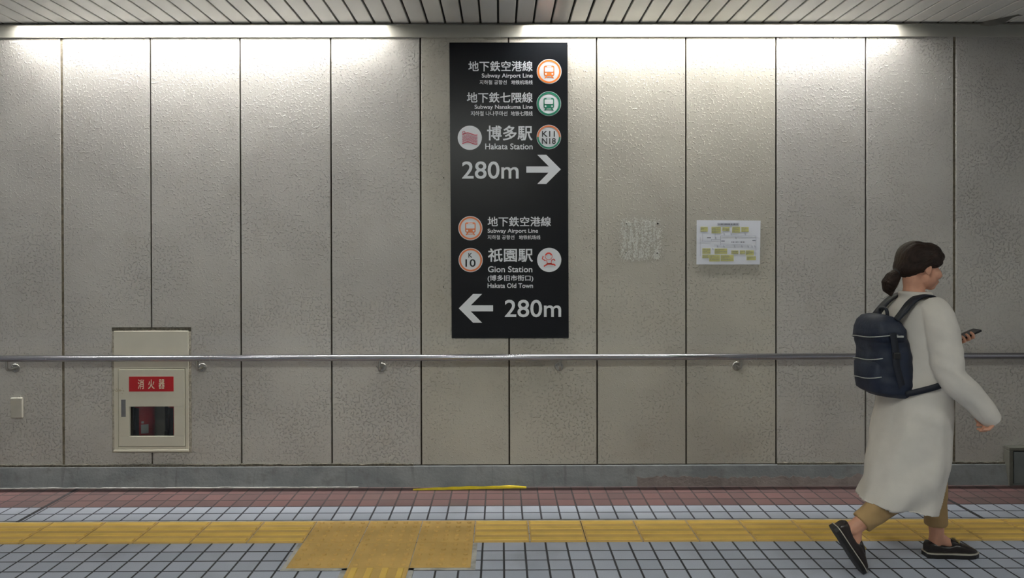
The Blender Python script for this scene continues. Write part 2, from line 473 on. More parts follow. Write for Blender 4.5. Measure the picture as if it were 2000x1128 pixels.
# ------------------------------------------------------------------ tactile tiles (one thing each)
TT = 0.004
def guide_mesh(along_x=True):
    mb = MB(); h = 0.1478
    mb.bbox(-h, h, -h, h, -0.02, TT, 0.0015)
    br = MB()
    for k in range(4):
        c = -0.1125 + 0.075 * k
        lo = [(-0.140, c - 0.017), (0.140, c - 0.017), (0.140, c + 0.017), (-0.140, c + 0.017)]
        hi = [(-0.138, c - 0.0135), (0.138, c - 0.0135), (0.138, c + 0.0135), (-0.138, c + 0.0135)]
        if not along_x: lo = [(b, a) for a, b in lo]; hi = [(b, a) for a, b in hi]
        br.loft([[(a, b, TT - 0.001) for a, b in lo], [(a, b, TT + 0.005) for a, b in hi]], smooth=False)
    return mb.mesh('tactile_tile_base'), br.mesh('guide_bars')
def dot_mesh():
    mb = MB(); h = 0.1480
    mb.bbox(-h, h, -h, h, -0.02, TT, 0.0012)
    for i in range(5):
        for j in range(5):
            x, y = -0.116 + 0.058 * i, -0.116 + 0.058 * j
            rg = [[(x + r * math.cos(2 * PI * k / 14), y + r * math.sin(2 * PI * k / 14), TT + z) for k in range(14)] for r, z in ((0.0130, -0.001), (0.0120, 0.0055), (0.0092, 0.0070))]
            mb.loft(rg, cap0=False)
    return mb.mesh('dot_tile')
gme, gbars = guide_mesh(); gme.materials.append(M['yellow']); gbars.materials.append(M['yellow_bar'])
vme, vbars = guide_mesh(False); vme.materials.append(M['yellow']); vbars.materials.append(M['yellow_bar'])
dme = dot_mesh(); dme.materials.append(M['yellow'])
ORD = ['first', 'second', 'third', 'fourth', 'fifth', 'sixth', 'seventh', 'eighth', 'ninth', 'tenth', 'eleventh', 'twelfth', 'thirteenth', 'fourteenth', 'fifteenth']
def put_tile(name, me, bars, x, y, label, group):
    o = bpy.data.objects.new(name, me); C.objects.link(o); o.location = (x, y, 0)
    tag(o, label, 'tactile paving tile', group)
    if bars:
        b = bpy.data.objects.new('guide_bars', bars); C.objects.link(b); b.parent = o
    return o
ys = (S0 + S1) / 2
for k in range(10):
    put_tile('guide_tile', gme, gbars, TX - 0.9 - 0.15 - 0.3 * k, ys, 'yellow tactile guide tile with long bars, %s to the left of the dotted patch' % ORD[k], 'guide tiles left of the dotted patch')
for k in range(15):
    put_tile('guide_tile', gme, gbars, TX + 0.15 + 0.3 * k, ys, 'yellow tactile guide tile with long bars, %s to the right of the dotted patch' % ORD[k], 'guide tiles right of the dotted patch')
for r, rn in ((0, 'wall-side'), (1, 'camera-side')):
    for k, cn in ((0, 'left'), (1, 'middle'), (2, 'right')):
        put_tile('warning_tile', dme, None, TX - 0.75 + 0.3 * k, ys - 0.3 * r, 'yellow tactile warning tile with round studs, %s tile of the %s row' % (cn, rn), 'studded warning tiles')
for k in range(4):
    put_tile('guide_tile', vme, vbars, TX - 0.45, ys - 0.6 - 0.3 * k, 'yellow tactile guide tile with bars running towards the viewer, %s below the dotted patch' % ORD[k], 'guide tiles running towards the viewer')

# ------------------------------------------------------------------ ceiling, lamp slot, opposite side
cm = MB(); P = 0.11; xs = -0.0136
k0 = int((XL - xs) / P)
for k in range(k0, -k0 + 1):
    x = xs + k * P
    for ya, yb in ((BACK + 0.25, CEDGE),):
        a, b = x + 0.0062, x + P - 0.0062
        prof = [(a, CEIL + 0.022), (a, CEIL + 0.003), (a + 0.003, CEIL), (b - 0.003, CEIL), (b, CEIL + 0.003), (b, CEIL + 0.022)]
        cm.loft([[(px_, ya, pz) for px_, pz in prof], [(px_, yb, pz) for px_, pz in prof]], smooth=False)
cm.box(XL, XR, BACK + 0.25, CEDGE, CEIL + 0.022, CEIL + 0.04, 1)
struct('ceiling', cm, [M['slat'], M['dark']])
ea = MB()
for y0, s in ((CEDGE, 1), (BACK + 0.25, -1)):
    ea.box(XL, XR, min(y0, y0 + s * 0.006), max(y0, y0 + s * 0.006), CEIL - 0.010, CEIL + 0.26)
    ea.box(XL, XR, min(y0 - s * 0.014, y0), max(y0 - s * 0.014, y0), CEIL - 0.010, CEIL - 0.006)
struct('trim_10', ea, M['edge'])
slot = MB()
slot.box(XL, XR, CEDGE + 0.006, WALL + 0.06, 3.24, 3.28)
slot.box(XL, XR, BACK, BACK + 0.244, 3.24, 3.28)
struct('trim_11', slot, M['trim'])
bw = MB(); bw.box(XL, XR, BACK - 0.06, BACK, -0.05, 3.30)
struct('wall_near', bw, M['panel'])

seg_px = [(-950, -240), (40, 750), (1030, 1745)]
SEGS = [(at(a, 60, WALL).x, at(b, 60, WALL).x) for a, b in seg_px]
def lamp(x0, x1, yc, label, group, tm='tube'):
    r = empty('slot_lamp', ((x0 + x1) / 2, yc, 3.24), label, 'lamp', group)
    ho = MB()
    yw = min(yc + 0.118, WALL - 0.0125)
    ho.box(x0, x1, yc - 0.10, yw, 3.215, 3.2395)
    ho.box(x0, x0 + 0.004, yc - 0.115, yw, 3.045, 3.2395)
    ho.box(x1 - 0.004, x1, yc - 0.115, yw, 3.045, 3.2395)
    ho.build('housing', M['trim'], r)
    d = -1 if yc > 1 else 1              # unseen baffle added on the room side, cutting light off the floor
    rfl = MB(); rfl.prism([(x0 + 0.004, yc + d * 0.022, 3.006), (x0 + 0.004, yc + d * 0.060, 3.215), (x0 + 0.004, yc + d * 0.064, 3.215), (x0 + 0.004, yc + d * 0.026, 3.006)], (x1 - x0 - 0.008, 0, 0)); rfl.build('baffle', M['trim'], r)
    L = (x1 - x0 - 0.06) / 2
    for k in range(2):
        a = x0 + 0.03 + k * L + 0.01; b = a + L - 0.02
        tb = MB(); tb.tube([(a, yc, 3.178), (b, yc, 3.178)], 0.016, 16); tb.build('tube', M[tm], r)
        for q in (a - 0.006, b - 0.004):
            hd = MB(); hd.box(q, q + 0.010, yc - 0.018, yc + 0.018, 3.155, 3.216); hd.build('tube_holder', M['label'], r)
YT = 4.568
lamp(*SEGS[0], YT, 'fluorescent wall washer in the ceiling slot beyond the left edge of the photo', 'slot lamps along the panelled wall')
lamp(*SEGS[1], YT, 'fluorescent wall washer in the ceiling slot above the extinguisher cabinet', 'slot lamps along the panelled wall')
lamp(*SEGS[2], YT, 'fluorescent wall washer in the ceiling slot above the paper notice', 'slot lamps along the panelled wall')
for a, b in ((-5.4, -3.0), (-1.9, 0.5), (1.5, 3.9)):
    lamp(a, b, BACK + 0.123, 'added unseen fill lamp, fluorescent tubes in the slot behind the viewer', 'added fill lamps behind the viewer', 'tube_fill')  # unseen lamps added on the opposite side to raise the ambient light
def downlight(x, y, r, label):
    o = empty('downlight', (x, y, CEIL), label, 'lamp', 'ceiling downlights behind the view')
    c = MB()
    rg = [[(x + q * math.cos(2 * PI * k / 32), y + q * math.sin(2 * PI * k / 32), CEIL + z) for k in range(32)] for q, z in ((r + 0.02, -0.0005), (r + 0.02, -0.012), (r, -0.012), (r, -0.002))]
    c.loft(rg, False, False); c.build('ring', M['trim'], o)
    d = MB(); d.loft([[(x + q * math.cos(2 * PI * k / 32), y + q * math.sin(2 * PI * k / 32), CEIL + z) for k in range(32)] for q, z in ((r, -0.004), (r, -0.009))]); d.build('diffuser', M['downlight'], o)
for x in (-5.2, -0.66, -0.02, 3.8):
    downlight(x, 1.0, 0.17, 'round ceiling downlight in the slats behind the view')

# ------------------------------------------------------------------ text and flat graphics on the wall
def text(name, body, m, parent, u0, u1, v0, v1, Y, bold=0.0, th=0.0004):
    c = bpy.data.curves.new('t', 'FONT'); c.body = body; c.size = 1; c.resolution_u = 4
    o = bpy.data.objects.new('t', c); C.objects.link(o)
    dg = bpy.context.evaluated_depsgraph_get(); dg.update()
    me = bpy.data.meshes.new_from_object(o.evaluated_get(dg))
    bpy.data.objects.remove(o); bpy.data.curves.remove(c)
    if bold:
        bm = bmesh.new(); bm.from_mesh(me)
        g0 = list(bm.faces); n0 = list(bm.verts)
        for lay, (dx, dy) in enumerate(((1, 0), (0, 1), (1, 1))):
            r_ = bmesh.ops.duplicate(bm, geom=n0 + list({e for f in g0 for e in f.edges}) + g0)
            for q_ in r_['geom']:
                if isinstance(q_, bmesh.types.BMVert): q_.co += Vector((dx * bold * 6, dy * bold * 6, 1 + lay))
        bm.to_mesh(me); bm.free()
    xsv = [v.co.x for v in me.vertices]; ysv = [v.co.y for v in me.vertices]
    x0, x1, y0, y1 = min(xsv), max(xsv), min(ysv), max(ysv)
    A, B, D = at(u0, v1, Y), at(u1, v1, Y), at(u0, v0, Y)
    rl = root_loc(parent)
    for v in me.vertices:
        s, t = (v.co.x - x0) / (x1 - x0), (v.co.y - y0) / (y1 - y0)
        p = A + (B - A) * s + (D - A) * t; p.y = Y - th - 0.00006 * v.co.z
        v.co = p - rl
    me.name = name; me.materials.clear()
    return link(name, me, m, parent)
def disc(mb, c, r, y, mi=0, r_in=0.0, a0=0.0, a1=2 * PI, n=48, th=0.0006):
    pts = lambda q, yy: [Vector((c.x + q * math.cos(a0 + (a1 - a0) * k / n), yy, c.z + q * math.sin(a0 + (a1 - a0) * k / n))) for k in range(n + 1)]
    if r_in == 0.0:
        mb.prism(pts(r, y)[:-1] if abs(a1 - a0 - 2 * PI) < 1e-6 else pts(r, y), (0, th, 0), mi)
    else:
        A, B = pts(r, y), pts(r_in, y)
        mb.loft([[a, b, Vector((b.x, y + th, b.z)), Vector((a.x, y + th, a.z))] for a, b in zip(A, B)], mi=mi, smooth=False)
SY = WALL - 0.012                   # face of the sign board
s00, s11 = at(877.5, 83, SY), at(1110.7, 660, SY)
sign = empty('station_sign', (at(995, 660, SY).x, SY, at(995, 660, SY).z), 'tall black wayfinding sign with white station names and arrows', 'sign')
q = [at(877.5, 83, SY), at(1108.5, 83, SY), at(1110.8, 659.6, SY), at(882.2, 660, SY)]
bd = MB(); bd.prism(q, (0, 0.0115, 0)); bd.build('board', M['sign'], sign)
W = M['sign_white']
def stxt(body, u0, u1, v0, v1, bold=0.003): return text('lettering', body, W, sign, u0, u1, v0, v1, SY, bold)
stxt('地下鉄空港線', 914.8, 1040.3, 119.0, 139.4, 0.004)
stxt('Subway Airport Line', 940.9, 1040.3, 143.4, 154.0, 0.004)
stxt('지하철 공항선', 936.8, 989.6, 156.2, 164.9, 0.003); stxt('地铁机场线', 998.6, 1040.3, 156.4, 164.9, 0.003)
stxt('地下鉄七隈線', 911.8, 1040.3, 180.2, 200.6, 0.004)
stxt('Subway Nanakuma Line', 926.9, 1040.3, 204.4, 215.0, 0.004)
stxt('지하철 나나쿠마선', 919.5, 991.0, 216.9, 226.0, 0.003); stxt('地铁七隈线', 997.8, 1040.3, 217.1, 226.0, 0.003)
stxt('博多駅', 951.3, 1039.8, 245.0, 274.2, 0.005)
stxt('Hakata Station', 947.7, 1040.3, 280.0, 291.6, 0.004)
stxt('280m', 902.4, 1012.9, 315.0, 349.0, 0.003)
stxt('地下鉄空港線', 952.4, 1076.1, 422.8, 442.0, 0.004)
stxt('Subway Airport Line', 952.4, 1050.9, 446.4, 456.6, 0.004)
stxt('지하철 공항선', 952.4, 1004.6, 458.8, 467.4, 0.003); stxt('地铁机场线', 1013.6, 1055.4, 459.0, 467.4, 0.003)
stxt('祇園駅', 953.0, 1040.7, 484.7, 511.2, 0.005)
stxt('Gion Station', 953.0, 1039.7, 519.5, 531.4, 0.004)
stxt('(博多旧市街口)', 952.4, 1041.5, 536.8, 550.0, 0.004)
stxt('Hakata Old Town', 952.4, 1041.0, 552.8, 562.0, 0.004)
stxt('280m', 985.7, 1096.0, 585.0, 619.0, 0.003)
def arrow(tip, tail, top, bot, st, sb, s):
    h = (bot - top) / 2; yc = (top + bot) / 2; th = (sb - st) * 1.45; bw_ = 17.5
    o = [(tip, yc), (tip - s * h * 1.0, top), (tip - s * (h + bw_), top), (tip - s * (bw_ + (h - (yc - st)) * 0 + (yc - st) * 1.0 + 0), st),
         (tail, st), (tail, sb), (tip - s * (bw_ + (sb - yc)), sb), (tip - s * (h + bw_), bot), (tip - s * h, bot)]
    mb = MB(); mb.prism([at(u, v, SY) + Vector((0, -0.0006, 0)) for u, v in (o if s > 0 else o[::-1])], (0, 0.0005, 0))
    mb.build('arrow', W, sign)
arrow(1095.3, 1028.0, 302.1, 359.0, 324.8, 337.0, 1)
arrow(896.0, 963.0, 573.7, 629.8, 595.8, 607.6, -1)
def px_r(r): return r * SY / FPX
def roundel(u, v, r, rings):
    c = at(u, v, SY)
    base = MB(); disc(base, c, px_r(r), SY - 0.0007); ro = base.build('roundel', W, sign)
    for (ro_, ri_, m, a0, a1) in rings:
        mb = MB(); disc(mb, c, px_r(ro_), SY - 0.0012, 0, px_r(ri_), a0, a1); mb.build('ring', m, ro)
    return c, ro
def train(c, ro, m, k=1.0):
    u = px_r(1.0) * k; Y = SY - 0.0012
    def P3(x, z): return Vector((c.x + x * u, Y, c.z + z * u))
    def poly(mb, pts, mi=0): mb.prism([P3(a, b) for a, b in pts], (0, 0.0006, 0), mi)
    def rrect(x0, x1, z0, z1, r, n=5):
        o = []
        for cx_, cz_, a in ((x1 - r, z1 - r, 0), (x0 + r, z1 - r, PI / 2), (x0 + r, z0 + r, PI), (x1 - r, z0 + r, 1.5 * PI)):
            o += [(cx_ + r * math.cos(a + PI / 2 * i / n), cz_ + r * math.sin(a + PI / 2 * i / n)) for i in range(n + 1)]
        return o
    b = MB()
    poly(b, rrect(-10.3, 10.3, -8.8, 11.3, 3.4))
    poly(b, [(-6.5, -8.8), (-3.8, -8.8), (-6.4, -13.4), (-9.6, -13.4)]); poly(b, [(6.5, -8.8), (3.8, -8.8), (6.4, -13.4), (9.6, -13.4)][::-1])
    poly(b, [(-5.6, -11.0), (5.6, -11.0), (5.6, -12.2), (-5.6, -12.2)][::-1])
    b.build('train_mark', m, ro)
    w_ = MB()
    Y -= 0.0006
    poly(w_, rrect(-8.2, 8.2, -0.6, 8.0, 1.2)); poly(w_, rrect(-4.6, 4.6, 8.9, 10.4, 0.6))
    for s in (-1, 1):
        disc(w_, Vector((c.x + s * 6.3 * u, 0, c.z - 5.0 * u)), 1.8 * u, Y, n=16)
    w_.build('train_window', W, ro)
F2 = 2 * PI
c, ro = roundel(1072.5, 139.5, 24.2, [(22.9, 19.4, M['sign_orange'], 0, F2)]); train(c, ro, M['sign_orange'])
c, ro = roundel(1071.9, 202.4, 23.9, [(23.2, 19.2, M['sign_green'], 0, F2)]); train(c, ro, M['sign_green'])
c, ro = roundel(918.7, 445.3, 23.6, [(22.4, 19.0, M['sign_rust'], 0, F2)]); train(c, ro, M['sign_rust'])
c, ro = roundel(1071.9, 267.5, 23.8, [(22.9, 19.6, M['sign_rust'], 0, PI), (22.9, 19.6, M['sign_green'], PI, F2)])
text('station_code', 'K11', M['sign_black'], ro, 1058.6, 1083.8, 255.6, 267.0, SY - 0.0008, 0.004)
text('station_code', 'N18', M['sign_black'], ro, 1058.4, 1085.4, 269.4, 281.0, SY - 0.0008, 0.004)
c, ro = roundel(919.2, 507.5, 23.6, [(22.4, 19.0, M['sign_rust'], 0, F2)])
text('station_code', 'K', M['sign_black'], ro, 915.0, 922.2, 493.6, 502.8, SY - 0.0008, 0.004)
text('station_code', '10', M['sign_black'], ro, 909.0, 929.0, 505.8, 520.8, SY - 0.0008, 0.004)
# woven sash emblem on the white disc beside the station name
c, ro = roundel(917.5, 268.9, 23.6, [])
def gpx(u, v): p = at(u, v, SY); p.y = SY - 0.0012; return p
def wave(t): return 2.2 * math.sin(t * 2 * PI * 0.95 + 2.6)
em = MB()
def band(v0, v1, n=40):
    top = [(903 + 29.5 * i / n, v0 + wave(i / n)) for i in range(n + 1)]
    bot = [(903 + 29.5 * i / n, v1 + wave(i / n)) for i in range(n + 1)]
    em.loft([[gpx(*a), gpx(*b), gpx(*b) + Vector((0, 0.0005, 0)), gpx(*a) + Vector((0, 0.0005, 0))] for a, b in zip(top, bot)], smooth=False)
band(260.6, 262.6); band(278.2, 280.2)
band(264.4, 265.1); band(275.8, 276.5)
for i in range(15):
    t = (i + 0.5) / 15; u = 903 + 29.5 * t; w0 = wave(t)
    for j in range(4):
        v = 267.2 + j * 2.4 + w0
        if (i + j) % 2 == 0:
            em.prism([gpx(u - 1.0, v), gpx(u, v - 1.2), gpx(u + 1.0, v), gpx(u, v + 1.2)], (0, 0.0005, 0))
        else:
            em.prism([gpx(u - 1.1, v - 0.35), gpx(u + 1.1, v - 0.35), gpx(u + 1.1, v + 0.35), gpx(u - 1.1, v + 0.35)], (0, 0.0005, 0))
em.build('sash_emblem', M['sign_crimson'], ro)
e2 = MB(); disc(e2, at(905.8, 258.6, SY), px_r(3.0), SY - 0.0012, 0, px_r(2.0)); e2.build('sash_ring', M['sign_crimson'], ro)
# running figure emblem (a plain pictogram)
c, ro = roundel(1072.7, 507.2, 23.6, [])
rf = MB()
def stroke(pts, wd):
    n = len(pts)
    for i in range(n - 1):
        (a, b), (c_, d) = pts[i], pts[i + 1]; L = math.hypot(c_ - a, d - b); nx, ny = -(d - b) / L * wd / 2, (c_ - a) / L * wd / 2
        rf.prism([gpx(a + nx, b + ny), gpx(c_ + nx, d + ny), gpx(c_ - nx, d - ny), gpx(a - nx, b - ny)], (0, 0.0005, 0))
def ring_px(u, v, r, ri, a0=0, a1=F2): disc(rf, at(u, v, SY), px_r(r), SY - 0.0012, 0, px_r(ri), a0, a1, 28)
ring_px(1071.6, 500.0, 7.4, 6.4); disc(rf, at(1071.6, 500.0, SY), px_r(7.4), SY - 0.0014, 0, px_r(4.6), 0.35, PI - 0.35, 24)
stroke([(1065.5, 509), (1059, 505), (1061, 499.5)], 1.8)
stroke([(1077, 508), (1082, 505.5), (1084, 509)], 1.8)
stroke([(1067.5, 507.5), (1069, 513.5), (1076.5, 513.5), (1077.5, 507.5)], 1.2)
rf.prism([gpx(1068, 513), gpx(1077.5, 513), gpx(1079, 516.5), (gpx(1067, 516.8))], (0, 0.0005, 0))
stroke([(1069, 516), (1064.5, 518), (1062.5, 520)], 2.6)
stroke([(1076.5, 515.5), (1082.5, 516), (1084.6, 518.6)], 2.6)
rf.build('runner_emblem', M['sign_red'], ro)

# ------------------------------------------------------------------ extinguisher cabinet
FY = WALL - 0.006                   # face of the steel cabinet
def pq(u, v, Y): p = at(u, v, Y); return p.x, p.z
mo = MB()                            # mortar collar around it, flush with the panels
x0, z1 = pq(218.2, 639.5, WALL); x1, z0 = pq(374.2, 883.2, WALL)
a0, b1 = pq(223.5, 647.0, WALL); a1, b0 = pq(367.5, 880.6, WALL)
MC = WALL + 0.002
mo2 = MB(); mo2.box(x0, x1, MC, MC + 0.04, b1, z1)
struct('trim_12', mo2, M['mortar'])
mo.box(x0, a0, MC, MC + 0.04, z0, b1); mo.box(a1, x1, MC, MC + 0.04, z0, b1); mo.box(a0, a1, MC, MC + 0.04, z0, b0)
nt = 26
for k in range(nt):                  # trowel ridges
    zz = z0 + (b1 - z0) * (k + 0.5) / nt
    mo.bbox(a1 + 0.003, x1 - 0.003, MC - 0.003, MC + 0.01, zz - 0.010, zz + 0.010, 0.0025, seg=1)
    if k % 2: mo.bbox(x0 + 0.003, a0 - 0.003, MC - 0.002, MC + 0.01, zz - 0.016, zz + 0.016, 0.002, seg=1)
struct('trim_13', mo, M['mortar_light'])
cx0, cz1 = pq(222.0, 646.0, FY); cx1, cz0 = pq(368.6, 880.8, FY)
dx0, dz1 = pq(230.6, 719.7, FY); dx1, dz0 = pq(362.4, 871.9, FY)
wx0, wz1 = pq(253.0, 793.4, FY); wx1, wz0 = pq(340.2, 851.0, FY)
cab = empty('extinguisher_cabinet', ((cx0 + cx1) / 2, WALL, cz0), 'cream steel fire extinguisher cabinet with red plate set in the wall', 'cabinet')
D = 0.20
fr = MB()
fr.bbox(cx0, cx1, FY, FY + 0.03, dz1, cz1, 0.003)
fr.bbox(cx0, dx0, FY, FY + 0.03, cz0, dz1, 0.002); fr.bbox(dx1, cx1, FY, FY + 0.03, cz0, dz1, 0.002); fr.bbox(dx0, dx1, FY, FY + 0.03, cz0, dz0, 0.002)
fr.bbox(cx0 - 0.003, cx1 + 0.004, FY - 0.006, FY, cz0 - 0.002, cz0 + 0.012, 0.0025)
fr.build('frame', M['cream'], cab)
ins = MB()
ins.box(cx0, cx1, FY + D, FY + D + 0.004, cz0, cz1)
ins.box(cx0, cx0 + 0.004, FY + 0.03, FY + D, cz0, cz1); ins.box(cx1 - 0.004, cx1, FY + 0.03, FY + D, cz0, cz1)
ins.box(cx0, cx1, FY + 0.03, FY + D, cz0, cz0 + 0.004); ins.box(cx0, cx1, FY + 0.03, FY + D, dz1 + 0.02, dz1 + 0.024)
ins.build('housing', M['inside'], cab)
g = 0.004
door = MB(); DY = FY - 0.003
door.bbox(dx0 + g, dx1 - g, DY, DY + 0.02, wz1, dz1 - g, 0.0015)
door.bbox(dx0 + g, dx1 - g, DY, DY + 0.02, dz0 + g, wz0, 0.0015)
door.bbox(dx0 + g, wx0, DY, DY + 0.02, wz0, wz1, 0.0008); door.bbox(wx1, dx1 - g, DY, DY + 0.02, wz0, wz1, 0.0008)
dr = door.build('door', M['cream'], cab)
dkg = MB(); dkg.box(dx0, dx1, FY + 0.022, FY + 0.0235, dz0, dz0 + 0.012); dkg.box(dx0, dx1, FY + 0.022, FY + 0.0235, dz1 - 0.012, dz1)
dkg.box(dx0, dx0 + 0.012, FY + 0.022, FY + 0.0235, dz0, dz1); dkg.box(dx1 - 0.012, dx1, FY + 0.022, FY + 0.0235, dz0, dz1)
dkg.build('door_seal', M['black_rubber'], cab)
gp = MB(); gp.box(wx0 - 0.004, wx1 + 0.004, DY + 0.0202, DY + 0.0232, wz0 - 0.004, wz1 + 0.004); gp.build('window_pane', M['glass'], dr)
px0, pz1 = pq(251.9, 735.0, DY); px1, pz0 = pq(339.2, 763.8, DY)
pl = MB(); pl.box(px0, px1, DY - 0.0012, DY, pz0, pz1); pl.build('name_plate', M['plate_red'], dr, label='red name plate')
for ch, u0, u1, v0, v1 in (('消', 269.3, 281.2, 740.2, 759.4), ('火', 289.3, 302.0, 740.6, 759.2), ('器', 309.8, 321.6, 740.4, 759.0)):
    text('lettering', ch, M['letter_cream'], dr, u0, u1, v0, v1, DY - 0.0014, 0.004)
hx0, hz1 = pq(237.0, 779.8, DY); hx1, hz0 = pq(245.8, 813.6, DY)
hd = MB(); hd.bbox(hx0, hx1, DY - 0.004, DY, hz0, hz1, 0.0015)
hd.tube([((hx0 + hx1) / 2, DY - 0.005, hz1 - 0.018), ((hx0 + hx1) / 2, DY - 0.002, hz1 - 0.018)], 0.006, 16)
hd.build('handle', M['handle'], dr, label='grey flush pull handle')
st = MB()
for k in range(26):
    u = 224 + 18 * random.random(); v = 761.5 + random.gauss(0, 2.0) + (3 if u > 236 else 0) * random.random()
    p = at(u, v, DY); st.prism([p + Vector((0.006 * math.cos(a) * random.uniform(0.5, 1), -0.0006 - 0.00001 * k, 0.0022 * math.sin(a) * random.uniform(0.5, 1))) for a in [2 * PI * i / 7 for i in range(7)]], (0, 0.0004, 0))
st.build('rust_smear', mat('dry_smear', lin(168, 156, 132), 0.9, var=0.2, vscale=90), cab)
def extinguisher(uc, label):
    Y = FY + 0.115; xc = at(uc, 820, Y).x; zb = cz0 + 0.004; r = 0.062
    e = empty('fire_extinguisher', (xc, Y, zb), label, 'fire extinguisher', 'extinguishers in the cabinet')
    prof = [(0.050, 0.0), (r, 0.008), (r, 0.30), (r * 0.93, 0.335), (r * 0.7, 0.360), (0.026, 0.375), (0.020, 0.390)]
    b = MB(); b.loft([[(xc + q_ * math.cos(2 * PI * k / 32), Y + q_ * math.sin(2 * PI * k / 32), zb + h) for k in range(32)] for q_, h in prof]); b.build('cylinder', M['ext_red'], e)
    v = MB(); v.tube([(xc, Y, zb + 0.385), (xc, Y, zb + 0.415)], 0.018, 16); v.bbox(xc - 0.012, xc + 0.012, Y - 0.07, Y + 0.03, zb + 0.415, zb + 0.427, 0.003); v.bbox(xc - 0.010, xc + 0.010, Y - 0.075, Y + 0.02, zb + 0.438, zb + 0.448, 0.003)
    v.build('valve_lever', M['bracket'], e)
    h = MB(); h.tube(catmull([(xc, Y, zb + 0.40), (xc - 0.04, Y - 0.01, zb + 0.395), (xc - 0.071, Y - 0.015, zb + 0.33), (xc - 0.073, Y - 0.02, zb + 0.2), (xc - 0.073, Y - 0.02, zb + 0.10)]), 0.009, 12)
    h.tube([(xc - 0.073, Y - 0.02, zb + 0.11), (xc - 0.073, Y - 0.02, zb + 0.05)], [0.012, 0.015], 12); h.build('hose', M['black_rubber'], e)
    lb = MB()
    def patch(a0, a1, h0, h1, rr):
        A = [a0 + (a1 - a0) * i / 8 for i in range(9)]
        lb.loft([[(xc + q_ * math.cos(a), Y + q_ * math.sin(a), zb + hh) for q_, hh in ((rr, h0), (rr, h1), (rr - 0.001, h1), (rr - 0.001, h0))] for a in A], smooth=False)
    patch(-1.48, -0.75, 0.10, 0.16, r + 0.0012); patch(-1.45, -1.2, 0.168, 0.182, r + 0.0012)
    lb.build('paper_label', M['label'], e)
    k = MB(); A = [-2.9 + 1.2 * i / 8 for i in range(9)]
    k.loft([[(xc + q_ * math.cos(a), Y + q_ * math.sin(a), zb + hh) for q_, hh in ((r + 0.0016, 0.075), (r + 0.0016, 0.27), (r + 0.0004, 0.27), (r + 0.0004, 0.075))] for a in A], smooth=False)
    k.build('instruction_label', M['black_rubber'], e, label='black instruction label')
extinguisher(283, 'red fire extinguisher standing behind the left half of the cabinet window')
extinguisher(349, 'red fire extinguisher cut off by the right edge of the cabinet window')

# ------------------------------------------------------------------ handrail
RY = 4.560
rl = empty('handrail', (0, RY, 0.85), 'long satin steel handrail tube along the panelled wall', 'handrail')
pa, pb = at(-700, 704.2, RY), at(2700, 695.0, RY)
zr = lambda x: 0.8545
rb = MB(); rb.tube([(XL + 0.4, RY, zr(0)), (XR - 0.4, RY, zr(0))], 0.0205, 64); rb.build('rail', M['steel'], rl)
for u in (412, 1476):
    x = at(u, 697, RY).x; sm = MB(); sm.tube([(x - 0.0007, RY, zr(x)), (x + 0.0007, RY, zr(x))], 0.0208, 28); sm.build('rail_seam', M['bracket'], rl)
for u in (-320, 30, 395, 746, 1092, 1439, 1786, 2134):
    x = at(u, 716, WALL - 0.004).x; zc = at(746, 716.5, WALL - 0.004).z
    b = MB()
    b.tube([(x, WALL, zc), (x, WALL - 0.005, zc), (x, WALL - 0.008, zc)], [0.029, 0.029, 0.024], 28)
    pth = catmull([(x, WALL - 0.004, zc), (x, RY + 0.03, zc - 0.004), (x, RY + 0.008, zc + 0.002), (x, RY, zc + 0.018), (x, RY, zr(x) - 0.015)], 5)
    b.tube(pth, 0.0085, 14)
    bo = b.build('bracket', M['bracket'], rl)
    for a in (PI / 2 + PI / 3 * 2, PI / 2 - PI / 3 * 2, PI / 2):
        cx_, cz_ = x + 0.0195 * math.cos(a + PI), zc + 0.0195 * math.sin(a + PI)
        sc = MB(); sc.tube([(cx_, WALL - 0.007, cz_), (cx_, WALL - 0.0105, cz_)], [0.0045, 0.003], 12)
        sc.build('screw', M['steel'], bo)

# ------------------------------------------------------------------ small wall things
x0, z1 = pq(18.4, 776.6, WALL - 0.02); x1, z0 = pq(42.8, 816.6, WALL - 0.02)
jb = MB(); jb.bbox(x0, x1, WALL - 0.015, WALL, z0, z1, 0.007, seg=4)
jo = jb.build('cover_box', M['box'], None, Vector(((x0 + x1) / 2, WALL, z0)))
tag(jo, 'small blank beige cover box on the wall under the handrail, far left', 'cover box')
for dx in (0.25, 0.75):
    sc = MB(); sc.tube([(x0 + (x1 - x0) * dx, WALL - 0.0170, z1 - 0.012), (x0 + (x1 - x0) * dx, WALL - 0.014, z1 - 0.012)], 0.0035, 10)
    sc.build('screw', M['bracket'], jo)
